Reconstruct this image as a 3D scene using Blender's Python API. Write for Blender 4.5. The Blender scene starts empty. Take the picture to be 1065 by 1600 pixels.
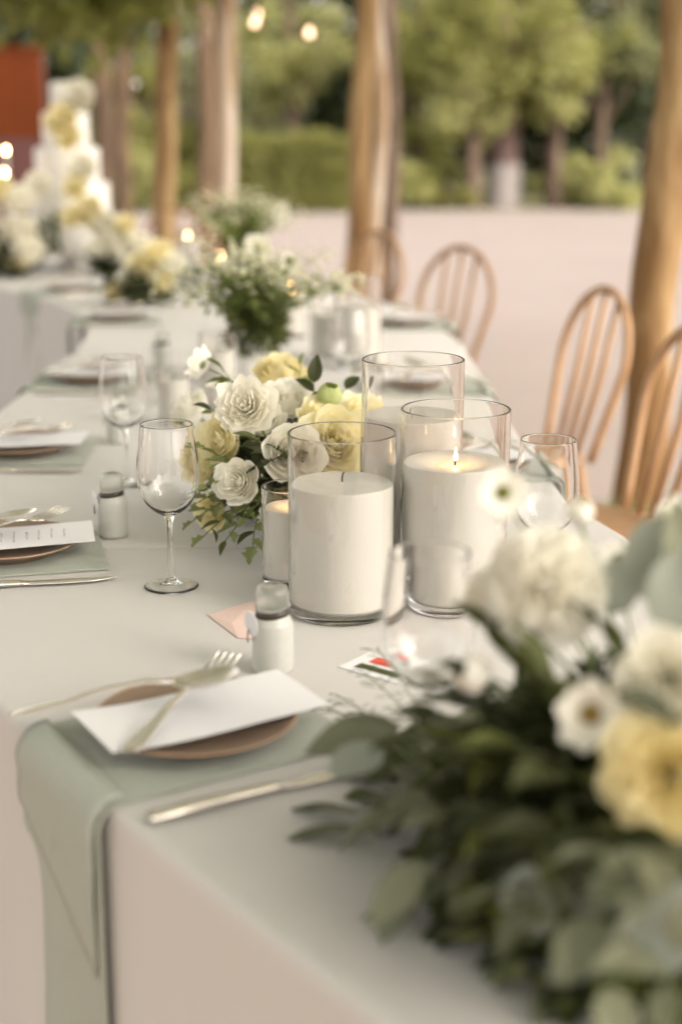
import bpy, math, random
import numpy as np
from mathutils import Vector, Matrix, noise
random.seed(7); np.random.seed(7)
PI = math.pi
R = math.radians
sc = bpy.context.scene
C = sc.collection

# ------------------------------------------------------------------ camera
CAM_Z, PITCH, FOC = 1.35, R(14.9), 2222.0
TZ = 0.75                                   # table height
cd = bpy.data.cameras.new('camera'); cam = bpy.data.objects.new('camera', cd); C.objects.link(cam)
cam.location = (0, 0, CAM_Z); cam.rotation_euler = (R(90) - PITCH, 0, 0)
cd.sensor_fit = 'VERTICAL'; cd.sensor_height = 36; cd.sensor_width = 24; cd.lens = 50
cd.clip_start = 0.05; cd.clip_end = 600
cd.dof.use_dof = True; cd.dof.focus_distance = 1.90; cd.dof.aperture_fstop = 1.95
sc.camera = cam
# ------------------------------------------------------------------ sky, sun, exposure
w = bpy.data.worlds.new('World'); sc.world = w; w.use_nodes = True
wn = w.node_tree.nodes; wl = w.node_tree.links
sky = wn.new('ShaderNodeTexSky'); sky.sky_type = 'NISHITA'; sky.sun_disc = False
SUN_EL, SUN_AZ = R(36), R(124)               # azimuth from +Y (away from the camera) towards +X
sky.sun_elevation = SUN_EL; sky.sun_rotation = SUN_AZ
sky.air_density = 1.0; sky.dust_density = 3.0; sky.ozone_density = 0.6
hs = wn.new('ShaderNodeHueSaturation'); hs.inputs['Saturation'].default_value = 0.16
bg = wn['Background']; bg.inputs['Strength'].default_value = 0.15
wl.new(sky.outputs[0], hs.inputs['Color']); wl.new(hs.outputs[0], bg.inputs['Color'])
sd = bpy.data.lights.new('sun', 'SUN'); so = bpy.data.objects.new('sun', sd); C.objects.link(so)
sd.energy = 0.8; sd.angle = R(30); sd.color = (1.0, 0.93, 0.84)
sdir = Vector((math.sin(SUN_AZ) * math.cos(SUN_EL), math.cos(SUN_AZ) * math.cos(SUN_EL), math.sin(SUN_EL)))
so.rotation_euler = sdir.to_track_quat('Z', 'Y').to_euler()
sc.view_settings.view_transform = 'Standard'; sc.view_settings.look = 'None'
sc.view_settings.exposure = 1.54; sc.view_settings.gamma = 1.0
sc.view_settings.use_white_balance = True
sc.view_settings.white_balance_temperature = 7250; sc.view_settings.white_balance_tint = 12
sc.cycles.caustics_refractive = True; sc.cycles.caustics_reflective = False
sc.cycles.max_bounces = 14; sc.cycles.transmission_bounces = 14; sc.cycles.transparent_max_bounces = 12
sc.cycles.diffuse_bounces = 8; sc.cycles.glossy_bounces = 5
sc.cycles.sample_clamp_indirect = 6.0
sc.cycles.blur_glossy = 0.0
sc.cycles.use_denoising = True

# ------------------------------------------------------------------ placing helpers
cp, sp = math.cos(PITCH), math.sin(PITCH)
def P(px, py, zc):
    """point at photo position px,py at distance zc along the view axis"""
    x = (px - 532.5) / FOC * zc; yc = -(py - 800) / FOC * zc
    return Vector((x, zc * cp + yc * sp, CAM_Z - zc * sp + yc * cp))
def T(px, py, z=TZ):
    """point of the level plane z seen at photo position px,py"""
    yc = -(py - 800) / FOC
    zc = (CAM_Z - z) / (sp - yc * cp)
    p = P(px, py, zc); return Vector((p.x, p.y, z))

# ------------------------------------------------------------------ materials
def newmat(name):
    m = bpy.data.materials.new(name); m.use_nodes = True
    return m, m.node_tree.nodes, m.node_tree.links, m.node_tree.nodes['Principled BSDF']
def mat(name, col, rough=0.6, metal=0.0, var=0.12, scale=30, bump=0.0, bscale=200, trans=0.0, tcol=None, sheen=0, stretch=None, spec=0.5, objvar=0.0):
    m, n, l, b = newmat(name)
    tc = n.new('ShaderNodeTexCoord'); src = tc.outputs['Object']
    if stretch:
        mp = n.new('ShaderNodeMapping'); mp.inputs['Scale'].default_value = stretch; l.new(src, mp.inputs[0]); src = mp.outputs[0]
    nz = n.new('ShaderNodeTexNoise'); nz.inputs['Scale'].default_value = scale; nz.inputs['Detail'].default_value = 4
    l.new(src, nz.inputs['Vector'])
    mx = n.new('ShaderNodeMix'); mx.data_type = 'RGBA'
    a = [max(0, c * (1 - var)) for c in col]; d = [min(1, c * (1 + var)) for c in col]
    mx.inputs[6].default_value = (*a, 1); mx.inputs[7].default_value = (*d, 1)
    l.new(nz.outputs['Fac'], mx.inputs[0]); cout = mx.outputs[2]
    if objvar:
        oi = n.new('ShaderNodeObjectInfo'); h = n.new('ShaderNodeHueSaturation')
        mr = n.new('ShaderNodeMapRange'); mr.inputs[3].default_value = 1 - objvar; mr.inputs[4].default_value = 1 + objvar
        l.new(oi.outputs['Random'], mr.inputs[0]); l.new(mr.outputs[0], h.inputs['Value']); l.new(cout, h.inputs['Color']); cout = h.outputs[0]
    l.new(cout, b.inputs['Base Color'])
    b.inputs['Roughness'].default_value = rough; b.inputs['Metallic'].default_value = metal
    b.inputs['Specular IOR Level'].default_value = spec
    if sheen: b.inputs['Sheen Weight'].default_value = sheen
    if bump:
        bn = n.new('ShaderNodeTexNoise'); bn.inputs['Scale'].default_value = bscale; bn.inputs['Detail'].default_value = 3
        l.new(src, bn.inputs['Vector'])
        bp = n.new('ShaderNodeBump'); bp.inputs['Strength'].default_value = bump; bp.inputs['Distance'].default_value = 0.002
        l.new(bn.outputs['Fac'], bp.inputs['Height']); l.new(bp.outputs[0], b.inputs['Normal'])
    if trans:
        t = n.new('ShaderNodeBsdfTranslucent'); ms = n.new('ShaderNodeMixShader'); ms.inputs[0].default_value = trans
        if tcol: t.inputs['Color'].default_value = (*tcol, 1)
        else: l.new(cout, t.inputs['Color'])
        l.new(b.outputs[0], ms.inputs[1]); l.new(t.outputs[0], ms.inputs[2]); l.new(ms.outputs[0], n['Material Output'].inputs[0])
    return m
def cloth_mat(name, col, weave=900, crease=0.25, rough=0.9, cs=2.2):
    m, n, l, b = newmat(name)
    tc = n.new('ShaderNodeTexCoord')
    nz = n.new('ShaderNodeTexNoise'); nz.inputs['Scale'].default_value = 3; nz.inputs['Detail'].default_value = 6
    l.new(tc.outputs['Object'], nz.inputs['Vector'])
    mx = n.new('ShaderNodeMix'); mx.data_type = 'RGBA'
    mx.inputs[6].default_value = (*[c * .96 for c in col], 1); mx.inputs[7].default_value = (*[min(1, c * 1.03) for c in col], 1)
    l.new(nz.outputs['Fac'], mx.inputs[0]); l.new(mx.outputs[2], b.inputs['Base Color'])
    b.inputs['Roughness'].default_value = rough; b.inputs['Sheen Weight'].default_value = 0.15; b.inputs['Specular IOR Level'].default_value = 0.2
    cr = n.new('ShaderNodeTexNoise'); cr.inputs['Scale'].default_value = cs; cr.inputs['Detail'].default_value = 5; cr.inputs['Distortion'].default_value = 0.8
    l.new(tc.outputs['Object'], cr.inputs['Vector'])
    b1 = n.new('ShaderNodeBump'); b1.inputs['Strength'].default_value = crease; b1.inputs['Distance'].default_value = 0.03
    l.new(cr.outputs['Fac'], b1.inputs['Height'])
    wv = n.new('ShaderNodeTexNoise'); wv.inputs['Scale'].default_value = weave; wv.inputs['Detail'].default_value = 1
    l.new(tc.outputs['Object'], wv.inputs['Vector'])
    b2 = n.new('ShaderNodeBump'); b2.inputs['Strength'].default_value = 0.6; b2.inputs['Distance'].default_value = 0.0006
    l.new(wv.outputs['Fac'], b2.inputs['Height']); l.new(b1.outputs[0], b2.inputs['Normal']); l.new(b2.outputs[0], b.inputs['Normal'])
    return m
def glass_mat(name, col=(1, 1, 1), ior=1.46, rough=0.0):
    m, n, l, b = newmat(name)
    b.inputs['Base Color'].default_value = (*col, 1); b.inputs['Transmission Weight'].default_value = 1
    b.inputs['Roughness'].default_value = rough; b.inputs['IOR'].default_value = ior
    return m
def emit_mat(name, col, strength):
    m, n, l, b = newmat(name)
    b.inputs['Base Color'].default_value = (*col, 1); b.inputs['Emission Color'].default_value = (*col, 1)
    b.inputs['Emission Strength'].default_value = strength
    return m
M = {}
M['cloth'] = cloth_mat('ivory_linen', (.56, .545, .528), crease=0.2)
M['napkin'] = cloth_mat('sage_linen', (.365, .395, .345), weave=1400, crease=0.35, cs=9)
M['plate'] = mat('bronze_glaze', (.24, .17, .125), .28, var=.25, scale=18, bump=.1, bscale=60)
M['plate_rim'] = mat('copper_rim', (.36, .225, .15), .3, var=.2, scale=40)
M['card'] = mat('white_card', (.80, .80, .83), .75, var=.02, scale=200, bump=.08, bscale=700)
M['ink'] = mat('grey_ink', (.42, .42, .44), .8, var=.05)
M['silver'] = mat('silver', (.86, .81, .74), .27, 1.0, var=.06, scale=60, bump=.02, bscale=90)
M['glass'] = glass_mat('clear_glass')
M['vase_glass'] = glass_mat('vase_glass', (.985, .98, .97))
M['wax'] = mat('ivory_wax', (.60, .585, .545), .55, var=.045, scale=40, bump=.16, bscale=520, trans=.15, stretch=(1, 1, .35))
M['wick'] = mat('charred_wick', (.02, .017, .015), .9)
M['wax_soft'] = mat('melted_wax', (.82, .72, .58), .25, var=.05, scale=30, trans=.25)
M['flame'] = emit_mat('flame', (1.0, .60, .30), 45)
M['glow'] = emit_mat('warm_bulb', (1.0, .66, .46), 1.9)
M['salt'] = mat('pale_salts', (.78, .79, .75), .7, var=.1, scale=260, bump=.7, bscale=500)
M['frost'] = mat('frosted_bottle', (.66, .665, .63), .3, var=.06, scale=120, trans=.35, spec=.5)
M['frost_cap'] = glass_mat('frosted_cap', (.97, .98, .96), 1.35, .28)
M['ribbon'] = mat('dark_ribbon', (.035, .028, .018), .35, var=.3, scale=60, spec=.6)
M['pink'] = mat('blush_paper', (.74, .56, .51), .8, var=.05, scale=60)
M['red'] = mat('red_print', (.72, .07, .035), .5, var=.15)
M['wood'] = mat('bentwood', (.35, .205, .11), .5, var=.35, scale=14, stretch=(3, 3, .6), spec=.4)
def bark(name, a, b_, sc_=5, patch=1.2):
    m, n, l, b = newmat(name)
    tc = n.new('ShaderNodeTexCoord'); mp = n.new('ShaderNodeMapping'); mp.inputs['Scale'].default_value = (1, 1, .22); l.new(tc.outputs['Object'], mp.inputs[0])
    nz = n.new('ShaderNodeTexNoise'); nz.inputs['Scale'].default_value = sc_; nz.inputs['Detail'].default_value = 8; nz.inputs['Distortion'].default_value = patch
    l.new(mp.outputs[0], nz.inputs['Vector'])
    rp = n.new('ShaderNodeValToRGB'); rp.color_ramp.elements[0].position = .40; rp.color_ramp.elements[1].position = .60
    rp.color_ramp.elements[0].color = (*a, 1); rp.color_ramp.elements[1].color = (*b_, 1)
    l.new(nz.outputs['Fac'], rp.inputs[0]); l.new(rp.outputs[0], b.inputs['Base Color']); b.inputs['Roughness'].default_value = .85
    n2 = n.new('ShaderNodeTexNoise'); n2.inputs['Scale'].default_value = 30; n2.inputs['Detail'].default_value = 6; l.new(mp.outputs[0], n2.inputs['Vector'])
    bp = n.new('ShaderNodeBump'); bp.inputs['Strength'].default_value = .8; bp.inputs['Distance'].default_value = .02
    l.new(n2.outputs['Fac'], bp.inputs['Height']); l.new(bp.outputs[0], b.inputs['Normal'])
    return m
M['post'] = bark('peeled_post', (.18, .095, .034), (.40, .27, .135), 3.2, 2.2)
M['sunlit_post'] = bark('sunlit_post', (.40, .27, .17), (.62, .54, .46), 4, 1.2)  # lit copy of the post wood, sunlight put into the colour
M['bark'] = bark('dark_bark', (.07, .045, .03), (.16, .11, .08), 6)
M['bark_red'] = bark('maroon_bark', (.09, .05, .045), (.18, .115, .105), 6)
M['bark_brown'] = bark('brown_bark', (.07, .042, .024), (.15, .092, .05), 6)
M['lime'] = mat('limewash', (.30, .27, .26), .9, var=.1, scale=12)
M['redwood'] = mat('rust_red_paint', (.125, .030, .009), .8, var=.3, scale=6, stretch=(4, 1, .5), spec=.1)
M['maroon'] = mat('maroon_paint', (.10, .035, .03), .7, var=.3, scale=6)
M['icing'] = mat('white_icing', (.80, .79, .77), .55, var=.03, scale=20, bump=.4, bscale=60)
M['ceramic'] = mat('white_ceramic', (.75, .73, .70), .3, var=.04)
M['stem'] = mat('green_stem', (.13, .17, .06), .55, var=.2, scale=60)
def petal_mat(name, col, edge, tr=.30):
    return mat(name, col, .65, var=.06, scale=70, bump=.12, bscale=160, trans=tr, tcol=edge, objvar=.04, spec=.25)
M['p_white'] = petal_mat('white_petal', (.96, .94, .88), (.96, .94, .86), .3)
M['p_cream'] = petal_mat('cream_petal', (.95, .90, .69), (.95, .90, .66), .3)
M['p_yellow'] = petal_mat('yellow_petal', (.96, .89, .62), (.96, .89, .64), .3)
M['p_green'] = petal_mat('green_bud', (.52, .58, .26), (.5, .6, .2))
M['filler'] = petal_mat('filler_petal', (.80, .79, .60), (.8, .8, .55), .25)
M['eye'] = mat('flower_eye', (.20, .22, .035), .8, var=.5, scale=400, bump=.8, bscale=500)
M['eye_gold'] = mat('golden_eye', (.42, .27, .07), .8, var=.5, scale=300, bump=.8, bscale=400)
def leafm(name, col, tcol, rough=.5, tr=.3, ov=.25, var=.22, scale=45):
    return mat(name, col, rough, var=var, scale=scale, bump=.15, bscale=90, trans=tr, tcol=tcol, objvar=ov, spec=.4)
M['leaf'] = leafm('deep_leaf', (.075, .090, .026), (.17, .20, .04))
M['leaf_d'] = leafm('dark_leaf', (.040, .048, .016), (.07, .09, .02), tr=.2)  # darkest of the bouquet leaf greens
M['leaf_l'] = leafm('fresh_leaf', (.17, .22, .065), (.3, .36, .09))
M['euca'] = leafm('eucalyptus_leaf', (.165, .175, .115), (.2, .23, .12), .55, .2, .3)
M['euca_p'] = leafm('pale_eucalyptus_leaf', (.31, .34, .29), (.3, .34, .25), .6, .2, .15)
M['ivy'] = leafm('ivy_leaf', (.20, .235, .10), (.33, .37, .13), .5, .35, .25)
M['tree_l'] = leafm('sunny_tree_leaf', (.34, .345, .16), (.62, .62, .27), .5, .5, .1, .45, 1.3)
M['tree_m'] = leafm('tree_leaf', (.22, .225, .075), (.40, .40, .12), .5, .45, .1, .45, 1.3)
M['tree_d'] = leafm('evergreen_leaf', (.045, .06, .026), (.07, .1, .03), .6, .2, .1)
M['tree_g'] = leafm('grey_green_leaf', (.23, .245, .13), (.36, .38, .18), .55, .45, .1, .45, 1.3)
M['vine'] = leafm('vine_leaf', (.14, .155, .045), (.36, .37, .10), .5, .5, .1)

# ------------------------------------------------------------------ mesh builder
EPS = .0006
class MB:
    def __init__(s): s.v = []; s.f = []
    def add(s, v, f, mx=None):
        o = len(s.v)
        if mx is not None: v = [mx @ Vector(p) for p in v]
        s.v += [tuple(p) for p in v]; s.f += [tuple(i + o for i in q) for q in f]; return s
    def grid(s, rows, close=False, mx=None):
        n = len(rows[0]); v = [p for r in rows for p in r]; f = []
        for i in range(len(rows) - 1):
            for j in range(n if close else n - 1):
                k = (j + 1) % n
                f.append((i * n + j, i * n + k, (i + 1) * n + k, (i + 1) * n + j))
        return s.add(v, f, mx)
    def lathe(s, prof, seg=32, mx=None, c=(0, 0), sharp=False):
        rows = []; q = [prof[0]]
        for (r0, z0), (r1, z1) in zip(prof[:-1], prof[1:]):      # holding loops keep the shading true on long faces
            L = math.hypot(r1 - r0, z1 - z0)
            if L > 8 * EPS and sharp:
                e = EPS / L; q += [(r0 + (r1 - r0) * e, z0 + (z1 - z0) * e), (r1 - (r1 - r0) * e, z1 - (z1 - z0) * e)]
            q.append((r1, z1))
        for r, z in q:
            rows.append([(c[0] + r * math.cos(2 * PI * k / seg), c[1] + r * math.sin(2 * PI * k / seg), z) for k in range(seg)])
        return s.grid(rows, True, mx)
    def tube(s, pts, rad, seg=8, cap=True, mx=None, flat=1.0):
        pts = [Vector(p) for p in pts]; n = len(pts)
        if not hasattr(rad, '__len__'): rad = [rad] * n
        rows = []; up = None
        for i, p in enumerate(pts):
            t = (pts[min(i + 1, n - 1)] - pts[max(i - 1, 0)])
            t = t.normalized() if t.length > 1e-9 else Vector((0, 0, 1))
            if up is None:
                up = Vector((0, 0, 1)) if abs(t.z) < .9 else Vector((1, 0, 0))
            a = t.cross(up)
            a = a.normalized() if a.length > 1e-6 else t.orthogonal().normalized()
            b = a.cross(t).normalized(); up = b
            rows.append([p + (a * math.cos(2 * PI * k / seg) + b * math.sin(2 * PI * k / seg) * flat) * rad[i] for k in range(seg)])
        o = len(s.v); s.grid(rows, True, mx)
        if cap:
            s.f.append(tuple(o + k for k in range(seg - 1, -1, -1))); q = o + (n - 1) * seg; s.f.append(tuple(q + k for k in range(seg)))
        return s
    def box(s, a, b, mx=None):
        x0, y0, z0 = a; x1, y1, z1 = b
        v = [(x0, y0, z0), (x1, y0, z0), (x1, y1, z0), (x0, y1, z0), (x0, y0, z1), (x1, y0, z1), (x1, y1, z1), (x0, y1, z1)]
        return s.add(v, [(0, 3, 2, 1), (4, 5, 6, 7), (0, 1, 5, 4), (1, 2, 6, 5), (2, 3, 7, 6), (3, 0, 4, 7)], mx)
    def mesh(s, name, m, smooth=True):
        me = bpy.data.meshes.new(name); me.from_pydata(s.v, [], s.f)
        ms = m if isinstance(m, (list, tuple)) else [m]
        for q in ms: me.materials.append(q)
        if smooth: me.polygons.foreach_set('use_smooth', [True] * len(me.polygons))
        me.update(); return me
    def build(s, name, m, parent=None, smooth=True, loc=None):
        o = bpy.data.objects.new(name, s.mesh(name, m, smooth)); C.objects.link(o)
        if parent: o.parent = parent
        if loc is not None: o.location = loc
        return o
def inst(name, me, parent=None, mx=None):
    o = bpy.data.objects.new(name, me); C.objects.link(o)
    if parent: o.parent = parent
    if mx is not None: o.matrix_local = mx
    return o
def tag(o, label, cat, group=None, kind=None):
    if label: o['label'] = label
    if cat: o['category'] = cat
    if group: o['group'] = group
    if kind: o['kind'] = kind
    return o
def empty(name, label, cat, loc=(0, 0, 0), rz=0, group=None):
    o = bpy.data.objects.new(name, None); C.objects.link(o); o.empty_display_size = .05
    o.location = loc; o.rotation_euler = (0, 0, rz); return tag(o, label, cat, group)
def copy_tree(o, parent=None):
    c = o.copy(); C.objects.link(c); c.parent = parent
    for ch in list(o.children): copy_tree(ch, c)
    return c
def frame(d, n, loc=(0, 0, 0), s=1.0):
    """matrix whose +Y is d and +Z is near n"""
    y = Vector(d).normalized(); n = Vector(n)
    x = y.cross(n)
    x = x.normalized() if x.length > 1e-6 else y.orthogonal().normalized()
    z = x.cross(y)
    m = Matrix((x, y, z)).transposed().to_4x4() @ Matrix.Scale(s, 4); m.translation = Vector(loc); return m
def facing(n, loc, roll=0, s=1.0):
    """matrix whose +Z is n"""
    q = Vector(n).to_track_quat('Z', 'Y').to_matrix().to_4x4()
    m = q @ Matrix.Rotation(roll, 4, 'Z') @ Matrix.Scale(s, 4); m.translation = Vector(loc); return m
def rnd(a, b): return random.uniform(a, b)

# ------------------------------------------------------------------ ground
def ground_mat():
    m, n, l, b = newmat('pale_gravel')
    tc = n.new('ShaderNodeTexCoord')
    n1 = n.new('ShaderNodeTexNoise'); n1.inputs['Scale'].default_value = .5; n1.inputs['Detail'].default_value = 8
    n2 = n.new('ShaderNodeTexVoronoi'); n2.inputs['Scale'].default_value = 60
    for q in (n1, n2): l.new(tc.outputs['Object'], q.inputs['Vector'])
    mx = n.new('ShaderNodeMix'); mx.data_type = 'RGBA'; mx.inputs[6].default_value = (.32, .265, .24, 1); mx.inputs[7].default_value = (.40, .34, .315, 1)
    l.new(n1.outputs['Fac'], mx.inputs[0])
    # warm patch added at left, mostly unseen, to bounce light onto cloth; gravel beyond
    vd = n.new('ShaderNodeVectorMath'); vd.operation = 'DISTANCE'; vd.inputs[1].default_value = (-2.4, .9, 0); l.new(tc.outputs['Object'], vd.inputs[0])
    ad = n.new('ShaderNodeMath'); ad.operation = 'MULTIPLY_ADD'; ad.inputs[1].default_value = 3.0; l.new(n1.outputs['Fac'], ad.inputs[0]); l.new(vd.outputs['Value'], ad.inputs[2])
    mr = n.new('ShaderNodeMapRange'); mr.inputs[1].default_value = 4.2; mr.inputs[2].default_value = 7.0; l.new(ad.outputs[0], mr.inputs[0])
    me_ = n.new('ShaderNodeMix'); me_.data_type = 'RGBA'; me_.inputs[6].default_value = (.50, .315, .19, 1); l.new(mr.outputs[0], me_.inputs[0]); l.new(mx.outputs[2], me_.inputs[7]); mx = me_
    m2 = n.new('ShaderNodeMix'); m2.data_type = 'RGBA'; m2.blend_type = 'MULTIPLY'; m2.inputs[0].default_value = .25
    l.new(mx.outputs[2], m2.inputs[6]); l.new(n2.outputs['Color'], m2.inputs[7]); l.new(m2.outputs[2], b.inputs['Base Color'])
    b.inputs['Roughness'].default_value = .95
    bp = n.new('ShaderNodeBump'); bp.inputs['Strength'].default_value = .5; bp.inputs['Distance'].default_value = .01
    l.new(n2.outputs['Distance'], bp.inputs['Height']); l.new(bp.outputs[0], b.inputs['Normal'])
    return m
g = MB().add([(-300, -300, 0), (300, -300, 0), (300, 300, 0), (-300, 300, 0)], [(0, 1, 2, 3)]).build('ground', ground_mat(), smooth=False)
tag(g, 'pale pinkish gravel ground around the tables', None, kind='structure')
lawn_m = mat('rough_grass', (.15, .15, .06), .9, var=.5, scale=3, bump=1, bscale=40)
g2 = MB().add([(-120, 27.5, .004), (-40, 26.3, .004), (-6, 25.4, .004), (0, 26.2, .004), (4, 27, .004), (14, 26.2, .004), (120, 27, .004), (120, 200, .004), (-120, 200, .004)], [tuple(range(9))]).build('planting_bed', lawn_m, smooth=False)
tag(g2, 'grassy planting bed beyond the gravel', None, kind='structure')

# ------------------------------------------------------------------ tablecloths
def resample(pts, step=.03, closed=True):
    pts = [Vector((p[0], p[1])) for p in pts]; out = []
    n = len(pts)
    for i in range(n):
        a, b = pts[i], pts[(i + 1) % n]; k = max(1, int((b - a).length / step))
        out += [a.lerp(b, t / k) for t in range(k)]
    return out
def smooth_poly(p, it=4):
    for _ in range(it):
        n = len(p); p = [(p[i - 1] + p[i] * 2 + p[(i + 1) % n]) / 4 for i in range(n)]
    return p
def tablecloth(outline, label, seed, amp=.016):
    p = smooth_poly(resample(outline), 3); n = len(p)
    area = sum(p[i].x * p[(i + 1) % n].y - p[(i + 1) % n].x * p[i].y for i in range(n))
    if area < 0: p.reverse()
    nor = []
    for i in range(n):
        t = (p[(i + 1) % n] - p[i - 1]).normalized(); nor.append(Vector((t.y, -t.x)))
    s = [0]
    for i in range(1, n): s.append(s[-1] + (p[i] - p[i - 1]).length)
    mb = MB()
    rows = []
    prof = [(-.012, 0), (-.010, 0), (-.006, -.0008), (-.002, -.003), (0, -.008), (.001, -.02), (.003, -.08), (.006, -.18), (.010, -.32), (.014, -.48), (.018, -.64), (.020, -.742)]
    for off, dz in prof:
        fall = min(1, max(0, (-dz - .02) / .72)); row = []
        for i in range(n):
            wv = amp * fall ** 1.3 * (math.sin(s[i] * 17 + seed) + .7 * math.sin(s[i] * 29 + 2 * seed + fall) + 1.2 * noise.noise((s[i] * 3, seed, fall)))
            q = p[i] + nor[i] * (off + wv + amp * fall)
            row.append((q.x, q.y, TZ + dz))
        rows.append(row)
    mb.grid(rows, True)
    mb.f.append(tuple(range(n)))
    o = mb.build('tablecloth', M['cloth']); o.data.polygons[len(o.data.polygons) - 1].use_smooth = False
    for q in range(n): o.data.polygons[q].use_smooth = False
    return tag(o, label, 'tablecloth', 'ivory tablecloths of the curved table')
XL, XR, YS, YM = -.765, .36, 2.055, 4.02
RC, RI, RO = (-3.6, YM), 2.835, 3.96
near_out = [(-.765, YS - .006), (-.70, 1.91), (-.56, 1.71), (-.369, 1.434), (-.203, 1.18), (-.03, .945), (.045, .845), (.20, .60), (.30, .42), (1.24, 1.06), (1.05, 1.36), (.80, 1.72), (.62, 1.93), (.47, YS - .006)]
tablecloth(near_out, 'ivory tablecloth of the nearest table, filling the lower half of the photo', 1.3)
mid_out = [(XL, YS), (.455, YS), (.395, 2.28), (.37, 2.6), (XR, 3.2), (XR, YM - .006), (XL, YM - .006)]
tablecloth(mid_out, 'ivory tablecloth of the middle table, beyond the seam, under the candle cylinders', 4.1)
ring = [(RC[0] + RO * math.cos(R(a)), RC[1] + RO * math.sin(R(a))) for a in range(0, 69, 2)] + [(RC[0] + RI * math.cos(R(a)), RC[1] + RI * math.sin(R(a))) for a in range(68, -1, -2)]
tablecloth(ring, 'ivory tablecloth of the far curved table that carries the white cake', 7.7)

# ------------------------------------------------------------------ place settings
def sweep(mb, st, seg=10):
    """st: (x, y, z, halfwidth, halfthick) along x"""
    rows = []
    for x, y, z, hw, ht in st:
        rows.append([(x, y + hw * math.cos(2 * PI * k / seg), z + ht * math.sin(2 * PI * k / seg)) for k in range(seg)])
    o = len(mb.v); mb.grid(rows, True); mb.f.append(tuple(o + k for k in range(seg))); q = o + (len(rows) - 1) * seg; mb.f.append(tuple(q + k for k in range(seg - 1, -1, -1)))
    return mb
def make_plate():
    mb = MB(); mb.lathe([(0, .004), (.05, .004), (.06, .0), (.066, .0), (.068, .005), (.085, .011), (.1025, .0185)], 64)
    me1 = mb.mesh('underside', M['plate'])
    m2 = MB().lathe([(.1025, .0185), (.1045, .0200), (.1030, .0215), (.1005, .0205)], 64).mesh('rim', M['plate_rim'])
    m3 = MB().lathe([(.1005, .0205), (.085, .0145), (.066, .0095), (.05, .0085), (0.0001, .0085)], 64).mesh('well', M['plate'])
    return me1, m2, m3
PL = make_plate()
def plate(loc, label):
    o = empty('dinner_plate', label, 'plate', loc, 0, 'bronze plates at the place settings')
    inst('underside', PL[0], o); inst('rim', PL[1], o); inst('well', PL[2], o); return o
def make_fork():
    h = sweep(MB(), [(-.105, 0, .002, .0045, .0010), (-.102, 0, .0022, .0080, .0014), (-.09, 0, .003, .0095, .0016), (-.06, 0, .0055, .0065, .0017), (-.02, 0, .010, .0035, .002), (.02, 0, .011, .0030, .002), (.04, 0, .008, .0036, .0018)]).mesh('handle', M['silver'])
    m = sweep(MB(), [(.04, 0, .008, .0036, .0018), (.046, 0, .0065, .008, .0013), (.052, 0, .005, .0115, .0011), (.064, 0, .004, .0125, .001)])
    for k in range(4):
        y = -.0108 + k * .0072
        sweep(m, [(.062, y, .004, .0022, .001), (.085, y, .0055, .0019, .001), (.108, y, .010, .0011, .0007)], 6)
    return h, m.mesh('tines', M['silver'])
def make_spoon():
    h = sweep(MB(), [(-.100, 0, .002, .0045, .0010), (-.097, 0, .0022, .0085, .0014), (-.085, 0, .003, .0095, .0016), (-.055, 0, .0055, .0065, .0017), (-.015, 0, .011, .0035, .002), (.02, 0, .012, .0032, .002), (.042, 0, .008, .004, .0018)]).mesh('handle', M['silver'])
    m = MB()
    for side in (0, 1):
        rows = []
        for i in range(9):
            rr = i / 8
            row = []
            for k in range(20):
                a = 2 * PI * k / 20; x = math.cos(a) * .030 * rr; y = math.sin(a) * .0205 * rr * (1 + .12 * math.cos(a))
                row.append((.068 + x, y, .0075 - .0075 * (1 - rr * rr) + (.0 if side else -.0012 * (1 - rr ** 6)) + .0012))
            rows.append(row)
        m.grid(rows, True)
    return h, m.mesh('spoon_bowl', M['silver'])
def make_knife():
    h = sweep(MB(), [(-.118, 0, .005, .006, .003), (-.114, 0, .005, .0085, .0045), (-.08, 0, .0052, .0088, .0048), (-.03, 0, .005, .0070, .0042), (-.006, 0, .0045, .0062, .0038), (-.003, 0, .0045, .0066, .004), (0, 0, .0045, .0055, .003)]).mesh('handle', M['silver'])
    b = sweep(MB(), [(0, 0, .0045, .0055, .003), (.012, -.0012, .0040, .0075, .0016), (.05, -.0016, .0036, .0092, .0013), (.085, -.001, .0034, .0088, .0011), (.105, .0015, .0032, .006, .0009), (.116, .005, .003, .0015, .0006)]).mesh('blade', M['silver'])
    return h, b
FORK, SPOON, KNIFE = make_fork(), make_spoon(), make_knife()
def cutlery(kind, name, meshes, pnames, mx, label, group):
    o = empty(name, label, kind, group=group); o.matrix_world = mx
    for me, nm in zip(meshes, pnames): inst(nm, me, o)
    return o
def card_mesh(bend=.004, seed=0):
    mb = MB(); L, W, t = .118, .0575, .0005
    top = []; bot = []
    for i in range(13):
        x = -L + 2 * L * i / 12; z = bend * ((x / L) ** 2) + .0012 * math.sin(3.1 * x / L + seed)
        top.append([(x, -W + 2 * W * j / 4, z + t) for j in range(5)]); bot.append([(x, W - 2 * W * j / 4, z) for j in range(5)])
    mb.grid(top); mb.grid(bot)
    ring_ = lambda g_: [r[0] for r in g_] + [p for p in g_[-1][1:]] + [r[-1] for r in g_[-2::-1]] + [p for p in g_[0][-2:0:-1]]
    a = ring_(top); b = ring_([r[::-1] for r in bot])
    mb.grid([a, b], True)
    return mb.mesh('menu_card', M['card'], smooth=False)
CARD = card_mesh()
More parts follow.
